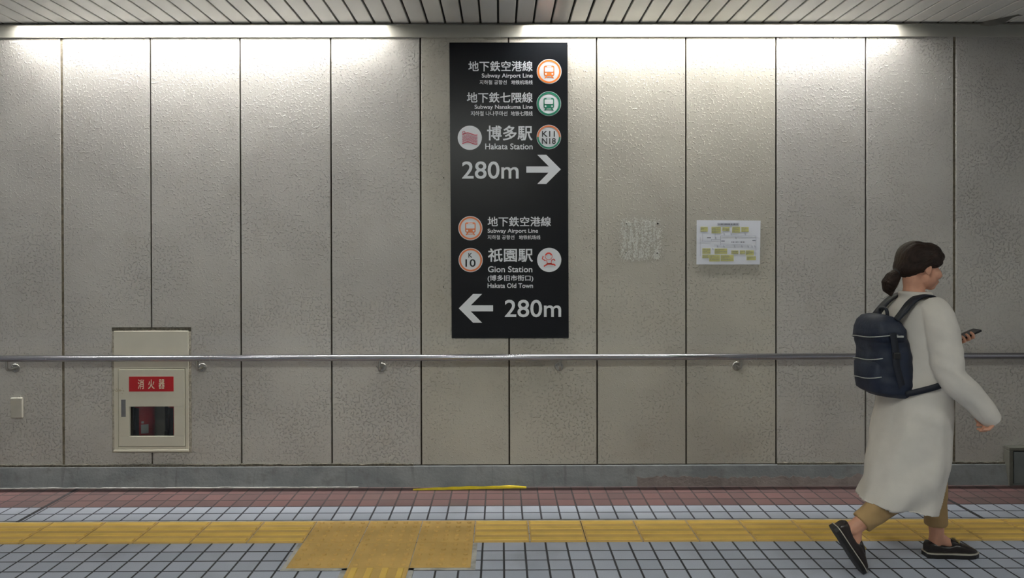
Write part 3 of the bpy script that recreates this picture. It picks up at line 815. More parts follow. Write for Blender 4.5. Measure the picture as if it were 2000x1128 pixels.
# paper notice
NY = WALL - 0.0035
no = empty('paper_notice', (at(1423, 516, NY).x, NY, at(1423, 516, NY).z), 'white paper notice with yellow boxes and a route diagram taped on the wall', 'notice')
def nq(cx_, cy_): return 1180 + cx_ / 5.882, 400 + cy_ / 5.882
A = [at(*nq(1063, 174), NY), at(*nq(1797, 180), NY), at(*nq(1789, 684), NY), at(*nq(1060, 683), NY)]
sh = MB(); sh.prism(A, (0, 0.0012, 0)); sh.build('sheet', M['paper'], no)
def nrect(mb, x0, x1, y0, y1, lift=0.0005):
    p = [at(*nq(a, b), NY) for a, b in ((x0, y0), (x1, y0), (x1, y1), (x0, y1))]
    mb.prism([Vector((q_.x, NY - lift, q_.z)) for q_ in p], (0, 0.0003, 0))
yb = [(1107, 1190, 250, 308), (1233, 1340, 250, 325), (1357, 1440, 252, 297), (1470, 1562, 250, 318), (1575, 1660, 252, 310), (1127, 1222, 497, 560), (1268, 1413, 500, 562),
      (1460, 1543, 522, 565), (1558, 1618, 522, 565), (1625, 1720, 520, 580), (1127, 1205, 570, 612), (1206, 1330, 572, 648), (1338, 1488, 572, 645), (1635, 1743, 588, 635)]
for b in yb:
    m_ = MB(); nrect(m_, *b); yo = m_.build('yellow_box', M['print_yellow'], no); tx = MB()
    y = b[2] + 8
    while y < b[3] - 6:
        x = b[0] + 6
        while x < b[1] - 10:
            L = random.uniform(5, 16); nrect(tx, x, min(x + L, b[1] - 5), y, y + 4.0, 0.0009); x += L + random.uniform(3, 6)
            if random.random() < 0.12: break
        y += 12.5
    tx.build('small_print', M['print_grey'], yo)
ln = MB(); t = 2.2
def hl(x0, x1, y): nrect(ln, x0, x1, y - t / 2, y + t / 2, 0.0007)
def vl(x, y0, y1): nrect(ln, x - t / 2, x + t / 2, y0, y1, 0.0007)
for a in ((1302, 1548, 207), (1302, 1548, 232), (1340, 1745, 355), (1265, 1690, 460), (1115, 1230, 418), (1230, 1338, 397)): hl(*a)
for a in ((1302, 207, 232), (1548, 207, 232), (1745, 355, 520), (1338, 355, 460), (1105, 370, 585), (1130, 330, 418), (1230, 397, 418), (1275, 330, 397), (1733, 520, 585)): vl(*a)
for x in (1283, 1380, 1460, 1622, 1303, 1377, 1500, 1583, 1655, 1700, 1733, 1250, 1515):
    y = 320 if x in (1380, 1460, 1622) else 365 if x in (1283, 1515) else 462 if x != 1250 else 490
    for k in range(3): nrect(ln, x - 7 + 5 * k, x - 5 + 5 * k, y + 4 * k, y + 22 + 4 * k, 0.0007)
ln.build('route_lines', M['print_grey'], no)
tt = MB()
x = 1312
while x < 1538: L = random.uniform(6, 14); nrect(tt, x, min(x + L, 1540), 213, 227, 0.0009); x += L + 5
x = 1465
while x < 1612: L = random.uniform(5, 10); nrect(tt, x, x + L, 420, 433, 0.0009); x += L + 9
for a, b, y in ((1182, 1226, 376), (1345, 1385, 415), (1702, 1740, 408)): nrect(tt, a, b, y - 4, y + 4, 0.0009)
tt.build('heading_print', M['print_dark'], no)
# whitish glue residue with four screw holes, left where an old plate hung
gy = WALL - 0.0004
gl_ = empty('glue_residue', (at(1252, 510, gy).x, gy, at(1252, 510, gy).z), 'whitish patch of old glue with four screw holes on the wall left of the notice', 'glue residue')
gm = MB(); N = 120
for i in range(N):
    for j in range(N):
        u = 1206 + 92 * i / N; v = 424 + 90 * j / N
        ex = max(0, abs(u - 1251) - 33) / 11; ey = max(0, abs(v - 468) - 33) / 11
        f = 1 - (ex * ex + ey * ey)
        s = noise.noise(Vector((u * 0.42, v * 0.30, 1.3))) * 0.55 + noise.noise(Vector((u * 0.95, v * 0.6, 7.3))) * 0.45
        st_ = noise.noise(Vector((u * 0.22, v * 0.035, 2.2))) * (1.0 if f > 0.9 else 0.3)
        if s * 0.9 + st_ * 0.5 + 0.45 * min(f, 1.0) > 0.47 + random.uniform(-0.16, 0.16):
            h = 0.0002 + 0.0012 * abs(noise.noise(Vector((u * 1.3, v * 1.3, 4))))
            p = at(u, v, WALL); q_ = 0.00135
            gm.add([(p.x - q_, WALL - 0.0001, p.z - q_), (p.x + q_, WALL - 0.0001, p.z - q_), (p.x + q_, WALL - 0.0001, p.z + q_), (p.x - q_, WALL - 0.0001, p.z + q_), (p.x + random.uniform(-.001, .001), WALL - h - 0.0004, p.z + random.uniform(-.001, .001))],
                   [(0, 1, 4), (1, 2, 4), (2, 3, 4), (3, 0, 4)])
gm.build('glue_film', M['residue'], gl_)
for u, v, r in ((1223.5, 436.6, 1.1), (1284.7, 436.5, 1.7), (1222.6, 493.4, 1.1), (1283.4, 494.2, 1.2)):
    h = MB(); p = at(u, v, WALL); h.tube([(p.x, WALL - 0.0022, p.z), (p.x, WALL + 0.001, p.z)], r / 297, 14); h.build('screw_hole', M['dark'], gl_)
for u, v in ((866.5, 347), (866, 560)):
    p = at(u, v, WALL); h = MB(); h.tube([(p.x, WALL - 0.0006, p.z), (p.x, WALL + 0.004, p.z)], 0.0035, 12)
    tag(h.build('screw_hole', M['dark'], None, p), 'tiny dark screw hole in the wall left of the black sign, %s one' % ('upper' if v < 400 else 'lower'), 'screw hole', 'screw holes left of the sign')
# yellow tape lying along the foot of the base
tp = MB(); n = 40; rg = []
for i in range(n + 1):
    s = i / n; u = 807 + (1028 - 807) * s
    p = fl(u, 955.6 - 4.6 * s); p.y = min(p.y, BASE - 0.012)
    hgt = 0.0045 + 0.011 * min(1, s * 3) * (0.75 + 0.5 * noise.noise(Vector((s * 9, 2, 0)))) * (1 if s < 0.93 else (1 - s) / 0.07 * 0.8 + 0.2)
    o_ = 0.003 * noise.noise(Vector((s * 14, 8, 0)))
    rg.append([(p.x, p.y - 0.018 + o_, 0.0006), (p.x, p.y - 0.018 + o_, 0.0016), (p.x, p.y + 0.002, hgt), (p.x, p.y + 0.004, hgt), (p.x, p.y - 0.008, 0.0006)])
tp.loft(rg, smooth=False)
po = tp.build('tape_strip', M['tape'], None, Vector((rg[0][0][0], rg[0][0][1], 0)))
tag(po, 'crumpled strip of yellow tape lying at the foot of the concrete base', 'tape')
# grey access hatch at the right edge
HY = BASE - 0.008
hx0, hz1 = pq(1971.5, 873.5, HY); hx1 = hx0 + 0.60; hz0 = 0.0
ha = empty('access_hatch', ((hx0 + hx1) / 2, HY, 0), 'low grey metal access hatch in the wall base at the far right edge', 'hatch')
hf = MB()
hf.bbox(hx0, hx1, HY, WALL + 0.02, hz1 - 0.022, hz1, 0.003); hf.bbox(hx0, hx0 + 0.026, HY, WALL + 0.02, 0.0, hz1 - 0.022, 0.003); hf.bbox(hx1 - 0.026, hx1, HY, WALL + 0.02, 0.0, hz1 - 0.022, 0.003)
hf.build('frame', M['hatch_frame'], ha)
hk = MB(); hk.box(hx0 + 0.026, hx1 - 0.026, HY + 0.014, WALL, 0.001, hz1 - 0.022); hk.build('door_gap', M['dark'], ha)
hdr = MB(); hdr.bbox(hx0 + 0.033, hx1 - 0.033, HY + 0.003, HY + 0.016, 0.012, hz1 - 0.030, 0.002); hdr.build('door', M['hatch'], ha)
# bent metal flap hanging from the ceiling slats, top right
f0 = fl(1921, 42.5, CEIL); f1 = fl(1958, 34.5, CEIL)
fp = MB()
A_ = Vector((f0.x - 0.02, f0.y + 0.02, CEIL)); B_ = Vector((f1.x + 0.06, f1.y - 0.06, CEIL))
rg = []
for i in range(13):
    s = i / 12; p = A_ + (B_ - A_) * s; dz = 0.030 * math.sin(PI * min(1, s * 1.15 + 0.12)) ** 0.8 if s < 0.93 else 0.004
    rg.append([(p.x - 0.010, p.y, CEIL - 0.0005), (p.x + 0.028, p.y + 0.012, CEIL - dz), (p.x + 0.032, p.y + 0.012, CEIL - dz), (p.x - 0.006, p.y, CEIL - 0.0003)])
fp.loft(rg, smooth=False)
fo = fp.build('bent_flap', M['edge'], None, A_)
tag(fo, 'small dark bent metal flap hanging from the ceiling slats, top right', 'metal flap')

# ------------------------------------------------------------------ the walking person
PX, PY = 2.05, 3.44
ORG = Vector((PX, PY, 0))
b = MB()
# head in its own frame: x forward, y left, z up; tipped down towards the phone
HC = Vector((2.052, 3.44, 1.462))
HR = Matrix.Rotation(math.radians(7), 3, 'Y')
def H(x, y, z): return HC + HR @ Vector((x, y, z))
def he(mb, c, r, rot=None): mb.ell(H(*c), r, HR if rot is None else HR @ rot)
he(b, (-0.012, 0, 0.022), (0.092, 0.074, 0.090))
he(b, (0.030, 0, -0.035), (0.060, 0.060, 0.078))
he(b, (0.020, 0, -0.060), (0.055, 0.052, 0.048))
he(b, (0.062, 0, -0.092), (0.024, 0.024, 0.020))
b.tube([H(0.078, 0, 0.012), H(0.090, 0, -0.012), H(0.103, 0, -0.036)], [0.009, 0.010, 0.0125], 14, dome=True)
for s in (-1, 1):
    he(b, (0.092, s * 0.011, -0.040), (0.010, 0.008, 0.008))
    he(b, (0.058, s * 0.036, -0.035), (0.030, 0.026, 0.028))
    b.tube([H(0.079, s * 0.012, 0.020), H(0.076, s * 0.034, 0.024), H(0.058, s * 0.056, 0.018)], [0.009, 0.010, 0.008], 10, dome=True)
    he(b, (-0.004, s * 0.075, -0.012), (0.019, 0.009, 0.030), Matrix.Rotation(math.radians(-12), 3, 'Y'))
    he(b, (-0.001, s * 0.077, -0.034), (0.010, 0.007, 0.010))
b.tube([H(0.085, -0.020, -0.067), H(0.092, 0, -0.066), H(0.085, 0.020, -0.067)], [0.006, 0.0085, 0.006], 10, dome=True)
b.tube([H(0.082, -0.016, -0.077), H(0.089, 0, -0.078), H(0.082, 0.016, -0.077)], [0.006, 0.0085, 0.006], 10, dome=True)
# neck and trunk
b.tube([H(-0.034, 0, -0.03), (2.022, PY, 1.36), (2.020, PY, 1.27)], [0.048, 0.046, 0.060], 20)
def ering(z, cx, a, bb, n=40, e=2.3, cy=PY):
    out = []
    for k in range(n):
        t = 2 * PI * k / n; c_, s_ = math.cos(t), math.sin(t)
        out.append((cx + a * math.copysign(abs(c_) ** (2 / e), c_), cy + bb * math.copysign(abs(s_) ** (2 / e), s_), z))
    return out
b.loft([ering(z, cx, a, bb) for z, cx, a, bb in ((0.78, 2.02, 0.085, 0.15), (0.86, 2.022, 0.10, 0.160), (0.98, 2.035, 0.085, 0.125), (1.10, 2.038, 0.095, 0.140), (1.20, 2.035, 0.095, 0.155), (1.25, 2.03, 0.075, 0.150), (1.29, 2.028, 0.05, 0.07))])
# legs and feet
LH, LK, LA = (2.03, 3.525, 0.80), (2.165, 3.53, 0.455), (2.192, 3.53, 0.105)
RH, RK, RA = (2.015, 3.355, 0.80), (1.962, 3.352, 0.420), (1.676, 3.350, 0.208)
b.tube([LH, (2.10, 3.53, 0.62), LK, (2.172, 3.53, 0.34), (2.185, 3.53, 0.20), LA], [0.078, 0.064, 0.050, 0.050, 0.036, 0.033], 20, dome=True)
b.tube([RH, (1.99, 3.353, 0.61), RK, (1.86, 3.351, 0.345), (1.745, 3.350, 0.26), RA], [0.078, 0.064, 0.050, 0.050, 0.037, 0.033], 20, dome=True)
# foot frames: heel point, forward axis, up axis
FL_, FU = Vector((2.136, 3.53, 0.0)), None
class Foot:
    def __init__(s, heel, fwd, up): s.o, s.f, s.u = Vector(heel), Vector(fwd).normalized(), Vector(up).normalized(); s.s = s.u.cross(s.f)
    def __call__(s, a, c, h): return s.o + s.f * a + s.s * c + s.u * h
ft_l = Foot((2.130, 3.53, 0.001), (1, 0, 0), (0, 0, 1))
ft_r = Foot((1.575, 3.350, 0.216), (0.545, 0.0, -0.838), (0.838, 0, 0.545))
for f in (ft_l, ft_r):
    b.tube([f(0.062, 0, 0.105), f(0.050, 0, 0.06)], [0.033, 0.030], 16, dome=True)
    b.tube([f(0.068, 0, 0.092), f(0.118, 0, 0.062), f(0.17, 0, 0.042), f(0.215, 0, 0.036)], [0.031, 0.027, 0.018, 0.010], 16, dome=True)
# arms
RS, RE, RW = Vector((2.04, 3.275, 1.235)), Vector((2.055, 3.215, 0.972)), Vector((2.190, 3.205, 0.822))
LS, LE, LW = Vector((2.04, 3.605, 1.235)), Vector((2.075, 3.645, 0.985)), Vector((2.258, 3.590, 1.045))
b.tube([RS, (RS + RE) / 2, RE, RE.lerp(RW, 0.4), RE.lerp(RW, 0.86)], [0.050, 0.043, 0.037, 0.037, 0.026], 18, dome=True)
b.tube([LS, (LS + LE) / 2, LE, LE.lerp(LW, 0.4), LW], [0.050, 0.043, 0.037, 0.037, 0.026], 18, dome=True)
# right hand: relaxed, fingers curled in the cuff
hd_ = (RW - RE).normalized(); hs = Vector((0, 1, 0)); hs = (hs - hd_ * hs.dot(hd_)).normalized(); hn = hd_.cross(hs)     # hn: towards the back/below
if hn.x > 0: hn = -hn
RH_ = RE.lerp(RW, 0.86)
def hp(a, s_, n_): return RH_ + hd_ * a + hs * s_ + hn * n_
for k in range(4):
    s0 = -0.028 + 0.0187 * k
    b.tube([hp(0.0, s0 * 0.6, 0), hp(0.045, s0 * 0.9, 0), hp(0.082, s0, 0.003)], [0.014, 0.0125, 0.0105], 12, dome=True)
    L = (0.036, 0.042, 0.040, 0.031)[k]
    p0 = hp(0.082, s0, 0.003); p1 = p0 + hd_ * L * 0.75 + hn * L * 0.62; p2 = p1 + hd_ * L * 0.05 + hn * L * 0.75; p3 = p2 - hd_ * L * 0.35 + hn * L * 0.42
    b.tube([p0, p1, p2, p3], [0.0095, 0.0090, 0.0082, 0.0074], 12, dome=True)
b.tube([hp(0.015, 0.026, 0.004), hp(0.045, 0.043, 0.016), hp(0.070, 0.042, 0.032), hp(0.088, 0.036, 0.044)], [0.014, 0.0115, 0.0095, 0.008], 12, dome=True)
# left hand cradling the phone
PC = Vector((2.352, 3.560, 1.106)); PD = Vector((0.915, 0, 0.403)).normalized(); PN = Vector((-0.403, 0, 0.915)).normalized(); PS = Vector((0, 1, 0))
def pp(a, s_, n_): return PC + PD * a + PS * s_ + PN * n_
b.tube([LW, pp(-0.085, 0.016, -0.022), pp(-0.050, 0.014, -0.022), pp(-0.012, 0.012, -0.020)], [0.025, 0.020, 0.018, 0.013], 16, dome=True)
b.tube([LW, pp(-0.080, 0.030, -0.020), pp(-0.045, 0.032, -0.019), pp(-0.015, 0.030, -0.017)], [0.022, 0.017, 0.015, 0.011], 16, dome=True)
for k in range(4):
    a0 = -0.060 + 0.021 * k; da = 0.004 * k
    e = (0.92, 1.0, 1.03, 0.98)[k]
    b.tube([pp(a0, 0.012, -0.018), pp(a0 + da * 0.5, -0.018 * e, -0.0175), pp(a0 + da, -0.043 * e, -0.010), pp(a0 + da, -0.0455 * e, 0.006), pp(a0 + da, -0.035, 0.0145)], [0.0095, 0.0090, 0.0085, 0.0078, 0.0070], 12, dome=True)
b.tube([pp(-0.072, 0.034, -0.014), pp(-0.045, 0.049, -0.002), pp(-0.022, 0.046, 0.010), pp(-0.002, 0.034, 0.0145)], [0.014, 0.0115, 0.0092, 0.008], 12, dome=True)
bme = remeshed(b, 'person', 0.0042, ORG, smooth=3)
person = link('person', bme, M['skin'], None, ORG)
tag(person, 'person in a long cream coat and tan trousers walking right, looking down at a phone', 'person')
# eyes, lips
for s in (-1, 1):
    ey = MB(); ey.ell(H(0.0725, s * 0.030, 0.000), (0.0105, 0.0115, 0.0085), n=18, m=12); eo = ey.build('eye', M['eye'], person)
    ir = MB(); ir.ell(H(0.0808, s * 0.031, -0.002), (0.0032, 0.0050, 0.0050), HR, n=16, m=8); ir.build('iris', M['iris'], eo)
# hair
h = MB()
he(h, (-0.028, 0, 0.030), (0.090, 0.085, 0.090))
he(h, (0.016, 0, 0.066), (0.076, 0.074, 0.052))
he(h, (0.066, 0, 0.052), (0.036, 0.058, 0.036))
he(h, (-0.062, 0, -0.012), (0.060, 0.068, 0.056))
for s in (-1, 1):
    he(h, (0.022, s * 0.058, 0.034), (0.052, 0.026, 0.044))
    h.tube([H(0.074, s * 0.044, 0.046), H(0.058, s * 0.066, 0.022), H(0.030, s * 0.078, 0.006), H(0.0, s * 0.080, 0.014)], [0.010, 0.011, 0.012, 0.012], 10, dome=True)
    h.tube([H(0.0, s * 0.074, 0.024), H(-0.04, s * 0.066, -0.012), H(-0.086, s * 0.022, -0.040)], [0.022, 0.024, 0.020], 12, dome=True)
h.tube([H(-0.080, 0, -0.028), H(-0.104, 0, -0.046), H(-0.122, 0.003, -0.072), H(-0.136, 0.004, -0.104), H(-0.134, 0.004, -0.136), H(-0.122, 0.004, -0.160)], [0.036, 0.022, 0.034, 0.037, 0.028, 0.008], 20, dome=True)
hm = remeshed(h, 'hair', 0.004, ORG, smooth=4)
def strand(co, n_):
    q_ = HR.transposed() @ (co + ORG - HC)
    d = q_ - Vector((-0.10, 0, -0.045)); a = math.atan2(d.y, d.z + 0.02)
    return 0.0016 * (math.sin(a * 34 + 3 * noise.noise(q_ * 18)) * 0.5 + noise.noise(Vector((a * 16, q_.y * 60, d.length * 6))) * 0.9)
displace(hm, strand)
hair = link('hair', hm, M['hair'], person)
tie = MB(); tie.tube([H(-0.099, 0, -0.043), H(-0.108, 0, -0.051)], 0.025, 20); tie.build('hair_tie', M['black_rubber'], hair)
# trousers
t = MB()
t.loft([ering(z, cx, a, bb) for z, cx, a, bb in ((0.72, 2.02, 0.10, 0.165), (0.82, 2.022, 0.118, 0.178), (0.95, 2.032, 0.105, 0.145))])
t.tube([LH, (2.105, 3.53, 0.62), (2.170, 3.53, 0.45), (2.180, 3.53, 0.30), (2.186, 3.53, 0.155)], [0.098, 0.084, 0.066, 0.060, 0.050], 22)
t.tube([RH, (1.99, 3.353, 0.61), (1.958, 3.351, 0.425), (1.85, 3.350, 0.335), (1.718, 3.350, 0.238)], [0.098, 0.084, 0.066, 0.062, 0.050], 22)
tm = remeshed(t, 'trousers', 0.007, ORG, smooth=3)
displace(tm, lambda co, n_: 0.006 * noise.noise(Vector(((co.x + PX) * 9, (co.y + PY) * 5, co.z * 26))))
link('trousers', tm, M['trousers'], person)
# coat
def coat_ring(z, cx, a, bb, fold, e=2.25, n=96, cy=PY, hem=0.0):
    out = []
    for k in range(n):
        th = 2 * PI * k / n; c_, s_ = math.cos(th), math.sin(th)
        f = 1 + fold * (0.45 * math.sin(th * 5 + 0.6 + z * 2.5) + 0.35 * math.sin(th * 8 - 1.1 + z * 4) + 0.2 * math.sin(th * 13 + z * 3))
        zz = z + hem * (0.012 * math.sin(th * 2 + 0.5) - 0.012 * c_)
        lo = max(0.0, min(1.0, (0.80 - z) / 0.48)) ** 1.3
        fl2 = 0.105 * lo * max(0.0, -c_ * 0.85 - s_ * 0.45) ** 1.2          # skirt pushed back by the trailing leg
        out.append((cx - fl2 + a * f * math.copysign(abs(c_) ** (2 / e), c_), cy + bb * f * math.copysign(abs(s_) ** (2 / e), s_), zz))
    return out
prof = [(0.312, 1.972, 0.142, 0.192, 0.075, 1.0), (0.36, 1.985, 0.146, 0.197, 0.066, 0.6), (0.46, 1.998, 0.150, 0.203, 0.055, 0.2), (0.60, 2.010, 0.150, 0.206, 0.040, 0), (0.74, 2.018, 0.145, 0.205, 0.026, 0),
        (0.88, 2.026, 0.136, 0.198, 0.016, 0), (1.00, 2.034, 0.126, 0.190, 0.010, 0), (1.12, 2.038, 0.120, 0.190, 0.006, 0), (1.20, 2.036, 0.114, 0.192, 0.004, 0), (1.255, 2.034, 0.098, 0.176, 0, 0),
        (1.285, 2.032, 0.080, 0.130, 0, 0), (1.305, 2.032, 0.068, 0.088, 0, 0), (1.335, 2.030, 0.064, 0.072, 0, 0)]
cb = MB()
cb.loft([coat_ring(z, cx, a, bb, fo_, hem=hm_) for z, cx, a, bb, fo_, hm_ in prof])
RC = RE.lerp(RW, 1.44)
cb.tube(catmull([RS + Vector((-0.004, 0.05, 0.035)), RS + Vector((0, -0.004, -0.01)), RS.lerp(RE, 0.5) + Vector((0, -0.004, 0)), RE, RE.lerp(RW, 0.5), RE.lerp(RW, 1.0), RC], 4), lerp_list([0.060, 0.071, 0.070, 0.066, 0.062, 0.054, 0.043], 4), 24, dome=False)
cb.tube(catmull([LS + Vector((-0.004, -0.05, 0.035)), LS + Vector((0, 0.004, -0.01)), LS.lerp(LE, 0.5), LE, LE.lerp(LW, 0.5), LE.lerp(LW, 0.92)], 4), lerp_list([0.060, 0.071, 0.070, 0.066, 0.060, 0.050], 4), 24)
cb.tube([(2.03 + 0.060 * math.cos(2 * PI * k / 24), PY + 0.068 * math.sin(2 * PI * k / 24), 1.325) for k in range(25)], 0.014, 12)      # collar roll
cmz = remeshed(cb, 'coat', 0.006, ORG, smooth=6)
def fold(co, n_):
    p = co + ORG
    arm = max(0.0, min(1.0, (3.30 - p.y) / 0.06)) if p.z > 0.72 else 0.0
    lo = max(0.0, min(1.0, (0.80 - p.z) / 0.25)) * max(0.15, min(1.0, (2.08 - p.x) / 0.12))
    q_ = p.z * 0.80 - p.x * 0.95 + 0.10 * noise.noise(p * 3.0)
    dg_ = 0.025 * lo * (math.sin(q_ * 24) * 0.6 + math.sin(q_ * 37 + 1.0) * 0.4) * (0.6 + 0.6 * noise.noise(p * 4.0 + Vector((5, 0, 0))))
    return dg_ + 0.006 * noise.noise(Vector((p.x * 6 - p.z * 7, p.y * 4, p.z * 5 + p.x * 5))) + arm * 0.007 * noise.noise(Vector((p.x * 8, p.y * 6, (p.z + p.x * 0.5) * 20)))
displace(cmz, fold)
bm = bmesh.new(); bm.from_mesh(cmz); bm.normal_update()
dead = []
for f in bm.faces:
    p = f.calc_center_median() + ORG
    if p.z < 0.37 and f.normal.z < -0.72: dead.append(f)
    elif p.z < 0.50 and p.x > 2.085 - (0.473 - p.z) * 0.30 and p.y < 3.60: dead.append(f)
    elif (p - RC).length < 0.055 and f.normal.dot(hd_) > 0.8: dead.append(f)
bmesh.ops.delete(bm, geom=dead, context='FACES')
left = set(bm.verts); best = []
while left:                              # keep the one continuous piece of cloth
    st0 = [left.pop()]; isl = list(st0)
    while st0:
        for e_ in st0.pop().link_edges:
            for v_ in e_.verts:
                if v_ in left: left.discard(v_); st0.append(v_); isl.append(v_)
    if len(isl) > len(best): best = isl
keep = set(best)
bmesh.ops.delete(bm, geom=[v_ for v_ in bm.verts if v_ not in keep], context='VERTS')
bm.to_mesh(cmz); bm.free()
coat = link('coat', cmz, M['coat'], person)
sol = coat.modifiers.new('thickness', 'SOLIDIFY'); sol.thickness = 0.005; sol.offset = -1
# shoes
def shoe(f):
    S = [(0.004, 0.020, 0.066), (0.014, 0.030, 0.078), (0.040, 0.034, 0.076), (0.080, 0.034, 0.062), (0.115, 0.035, 0.062), (0.140, 0.038, 0.074), (0.165, 0.041, 0.070), (0.200, 0.043, 0.056), (0.230, 0.038, 0.046), (0.250, 0.026, 0.036), (0.259, 0.012, 0.030)]
    def sec(a, wd, tp, lo, n=24):
        out = []
        for k in range(n):
            t_ = 2 * PI * k / n; c_, s_ = math.cos(t_), math.sin(t_)
            hh = (tp - lo) / 2
            out.append(f(a, wd * math.copysign(abs(c_) ** 0.75, c_), lo + hh + hh * math.copysign(abs(s_) ** 0.75, s_)))
        return out
    u = MB(); u.loft([sec(a, wd, tp, 0.018) for a, wd, tp in S])
    root = u.build('shoe', M['leather'], person)
    def outline(gr, h0, h1, mb):
        O = []
        prof_ = [(a, wd) for a, wd, _ in S]
        for a, wd in prof_: O.append((a, wd + gr))
        O[0] = (O[0][0] - gr, O[0][1]); O[-1] = (O[-1][0] + gr, O[-1][1])
        lp = [(a, q_) for a, q_ in O] + [(a, -q_) for a, q_ in reversed(O)]
        mb.loft([[f(a, q_, h0) for a, q_ in lp], [f(a, q_, h1) for a, q_ in lp]], smooth=False)
    so = MB(); outline(0.005, 0.0, 0.020, so); so.build('sole', M['sole'], root)
    we = MB(); outline(0.0056, 0.0205, 0.0245, we); we.build('welt', M['welt'], root)
    to = MB()
    to.loft([sec(a, wd, tp, 0.05) for a, wd, tp in ((0.118, 0.024, 0.088), (0.135, 0.031, 0.085), (0.165, 0.034, 0.074), (0.182, 0.028, 0.067))]); to.build('tongue', M['leather'], root)
    bt = MB()
    bt.tube([f(0.158, -0.030, 0.074), f(0.157, -0.014, 0.0815), f(0.157, 0.014, 0.0815), f(0.158, 0.030, 0.074)], 0.0032, 10)
    for q_ in (-1, 1):
        bt.tube([f(0.157 + 0.008 * math.cos(2 * PI * k / 14), q_ * 0.016 + 0.007 * math.sin(2 * PI * k / 14), 0.0805) for k in range(15)], 0.0022, 8)
    bt.build('metal_bit', M['gold'], root)
    bm_ = root.data
    return root
shoe(ft_l); shoe(ft_r)
# phone, held in the far hand
ph = MB()
def rr(w2, l2, r, n=5):
    o = []
    for cx_, cy_, a in ((l2 - r, w2 - r, 0), (-l2 + r, w2 - r, PI / 2), (-l2 + r, -w2 + r, PI), (l2 - r, -w2 + r, 1.5 * PI)):
        o += [(cx_ + r * math.cos(a + PI / 2 * i / n), cy_ + r * math.sin(a + PI / 2 * i / n)) for i in range(n + 1)]
    return o
ph.loft([[pp(a * k, s_ * k2, n_) for a, s_ in rr(0.0345, 0.072, 0.009)] for k, k2, n_ in ((0.985, 0.97, -0.0042), (1, 1, -0.003), (1, 1, 0.003), (0.985, 0.97, 0.0042))], smooth=False)
phone = ph.build('mobile_phone', M['phone'], None, PC)
tag(phone, 'dark mobile phone held up in front by the walking person', 'phone')
sc_ = MB(); sc_.loft([[pp(a, s_, n_) for a, s_ in rr(0.0325, 0.069, 0.007)] for n_ in (0.0042, 0.0046)], smooth=False); sc_.build('screen', M['black_rubber'], phone)
# backpack
BC = lambda z: 1.852 + 0.035 * (1.235 - z) / 0.41
pack = empty('backpack', (1.86, PY, 0.826), 'navy backpack with silver zips worn on the back of the walking person', 'backpack')
def pring(z, a, bb, dx=0.0, n=56, e=3.4, dz=0.0): return [(x + dx, y, zz + dz * (y - PY)) for x, y, zz in ering(z, BC(z), a, bb, n, e)]
bk = MB()
bk.loft([pring(z, a, bb) for z, a, bb in ((0.834, 0.060, 0.110), (0.842, 0.080, 0.136), (0.860, 0.094, 0.148), (0.90, 0.099, 0.153), (1.00, 0.094, 0.148), (1.10, 0.085, 0.140), (1.16, 0.076, 0.130), (1.192, 0.064, 0.116), (1.212, 0.045, 0.094), (1.220, 0.02, 0.06))])
bkm = remeshed(bk, 'body', 0.007, pack.location, smooth=2)
displace(bkm, lambda co, n_: 0.010 * noise.noise(co * 9 + Vector((3, 1, 0))) + 0.006 * noise.noise(Vector((co.x * 10, co.y * 14, co.z * 30))))
link('body', bkm, M['navy'], pack)
pc = MB()                            # front pocket on the far side from her back
pc.loft([[(x - 0.052, PY + (y - PY) * 0.80, zz) for x, y, zz in ering(z, BC(z), a, bb, 48, 3.2)] for z, a, bb in ((0.850, 0.045, 0.12), (0.862, 0.060, 0.140), (0.92, 0.064, 0.146), (0.985, 0.058, 0.144), (1.005, 0.045, 0.13))])
pk_ = pc.build('front_pocket', M['navy'], pack)
fl_ = MB()
fl_.loft([[(x - 0.012, PY + (y - PY), zz) for x, y, zz in ering(z, BC(z), a, bb, 48, 3.2)] for z, a, bb in ((1.105, 0.0885, 0.1465), (1.16, 0.080, 0.136), (1.196, 0.066, 0.120), (1.219, 0.045, 0.096), (1.227, 0.02, 0.06))])
fl_.build('top_flap', M['navy'], pack)
def zipline(mb, z, a, bb, t0, t1, dx, sy=1.0, r=0.003, slope=0.0):
    pts = []
    for i in range(40):
        th = t0 + (t1 - t0) * i / 39; c_, s_ = math.cos(th), math.sin(th); e = 3.3
        pts.append((BC(z) + dx + a * math.copysign(abs(c_) ** (2 / e), c_), PY + sy * bb * math.copysign(abs(s_) ** (2 / e), s_), z + slope * (i / 39 - 0.5)))
    mb.tube(pts, r, 8)
for z, a, bb, t0, t1, dx, sy in ((1.012, 0.060, 0.150, 2.3, 4.55, -0.046, 0.82), (0.925, 0.0665, 0.148, 2.6, 4.62, -0.052, 0.80), (1.125, 0.0885, 0.1465, 2.5, 4.75, -0.012, 1.0)):
    zm = MB(); zipline(zm, z, a + 0.001, bb + 0.001, t0, t1, dx, sy, slope=0.030, r=0.0024); zm.build('zip', M['piping'], pack)
tg = MB(); tg.bbox(1.848, 1.888, PY - 0.150, PY - 0.1465, 1.128, 1.137, 0.001); tg.build('side_tag', M['piping'], pack)
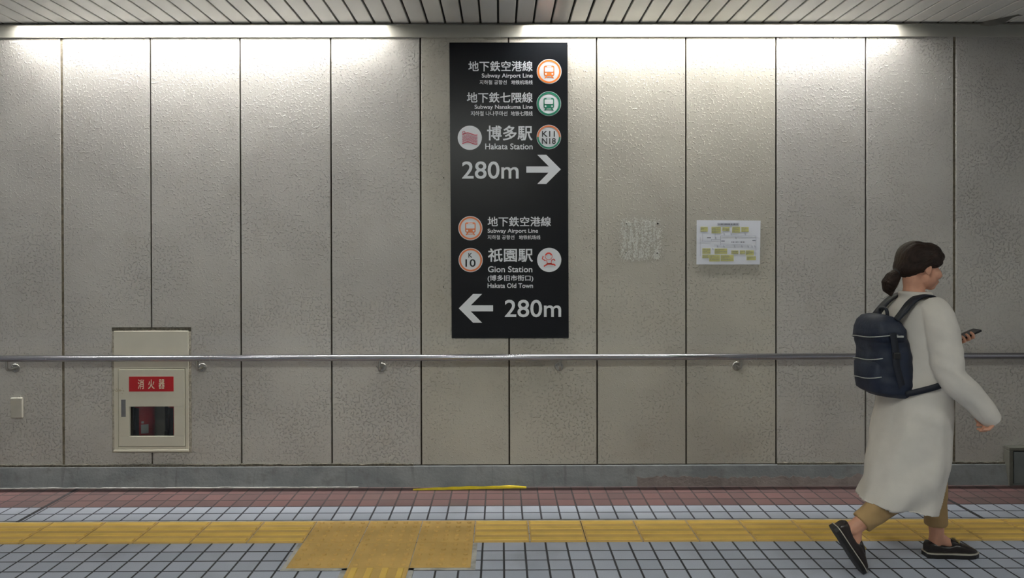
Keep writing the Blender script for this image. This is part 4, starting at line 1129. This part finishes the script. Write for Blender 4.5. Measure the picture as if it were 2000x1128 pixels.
hl_ = MB(); hl_.tube(catmull([(1.875, PY - 0.035, 1.208), (1.872, PY - 0.03, 1.248), (1.870, PY, 1.258), (1.872, PY + 0.03, 1.248), (1.875, PY + 0.035, 1.208)]), 0.008, 12); hl_.build('grab_handle', M['navy_dark'], pack)
for s, nm in ((-1, 'near'), (1, 'far')):
    off = lambda y: PY + s * (PY - y)
    path = [(1.880, off(3.345), 1.205), (1.915, off(3.340), 1.248), (1.955, off(3.346), 1.292), (2.000, off(3.352), 1.318), (2.050, off(3.352), 1.318), (2.090, off(3.345), 1.278), (2.134, off(3.330), 1.210), (2.146, off(3.315), 1.120), (2.144, off(3.285), 1.030), (2.118, off(3.254), 0.968), (2.065, off(3.236), 0.935), (1.995, off(3.236), 0.905), (1.895, off(3.292), 0.862)]
    nr = [Vector((-0.6, -0.1 * s, 0.8)), Vector((-0.6, 0, 0.8)), Vector((-0.5, 0, 0.85)), Vector((-0.2, 0, 1)), Vector((0.2, 0, 1)), Vector((0.6, 0, 0.8)), Vector((0.9, s * 0.2, 0.4)), Vector((1, s * 0.3, 0.1)), Vector((0.9, s * 0.6, 0)), Vector((0.6, s * 0.9, 0)), Vector((0.0, s, 0)), Vector((-0.3, s, 0)), Vector((-0.5, s, 0))]
    nr2 = []
    for i in range(len(nr) - 1):
        for j in range(6): nr2.append(nr[i].lerp(nr[i + 1], j / 6))
    nr2.append(nr[-1])
    wd = lerp_list([0.050, 0.054, 0.056, 0.058, 0.058, 0.056, 0.052, 0.046, 0.036, 0.030, 0.026, 0.026, 0.026], 6)
    sm_ = MB(); sm_.ribbon(catmull(path, 6), wd, 0.011, nr2); sm_.build('shoulder_strap', M['navy_dark'], pack)
    wb = MB(); yv = PY + s * 0.1525
    wb.ribbon(catmull([(1.838, PY + s * 0.146, 1.150), (1.845, yv, 1.080), (1.850, yv + s * 0.002, 1.000), (1.872, yv, 0.920), (1.885, PY + s * 0.146, 0.870)], 5), 0.030, 0.006, Vector((0, s, 0))); wo = wb.build('side_webbing', M['navy_dark'], pack)
    bu = MB(); bu.bbox(1.834, 1.866, min(yv, yv + s * 0.012), max(yv, yv + s * 0.012), 1.030, 1.060, 0.004); bu.build('buckle', M['black_rubber'], wo)
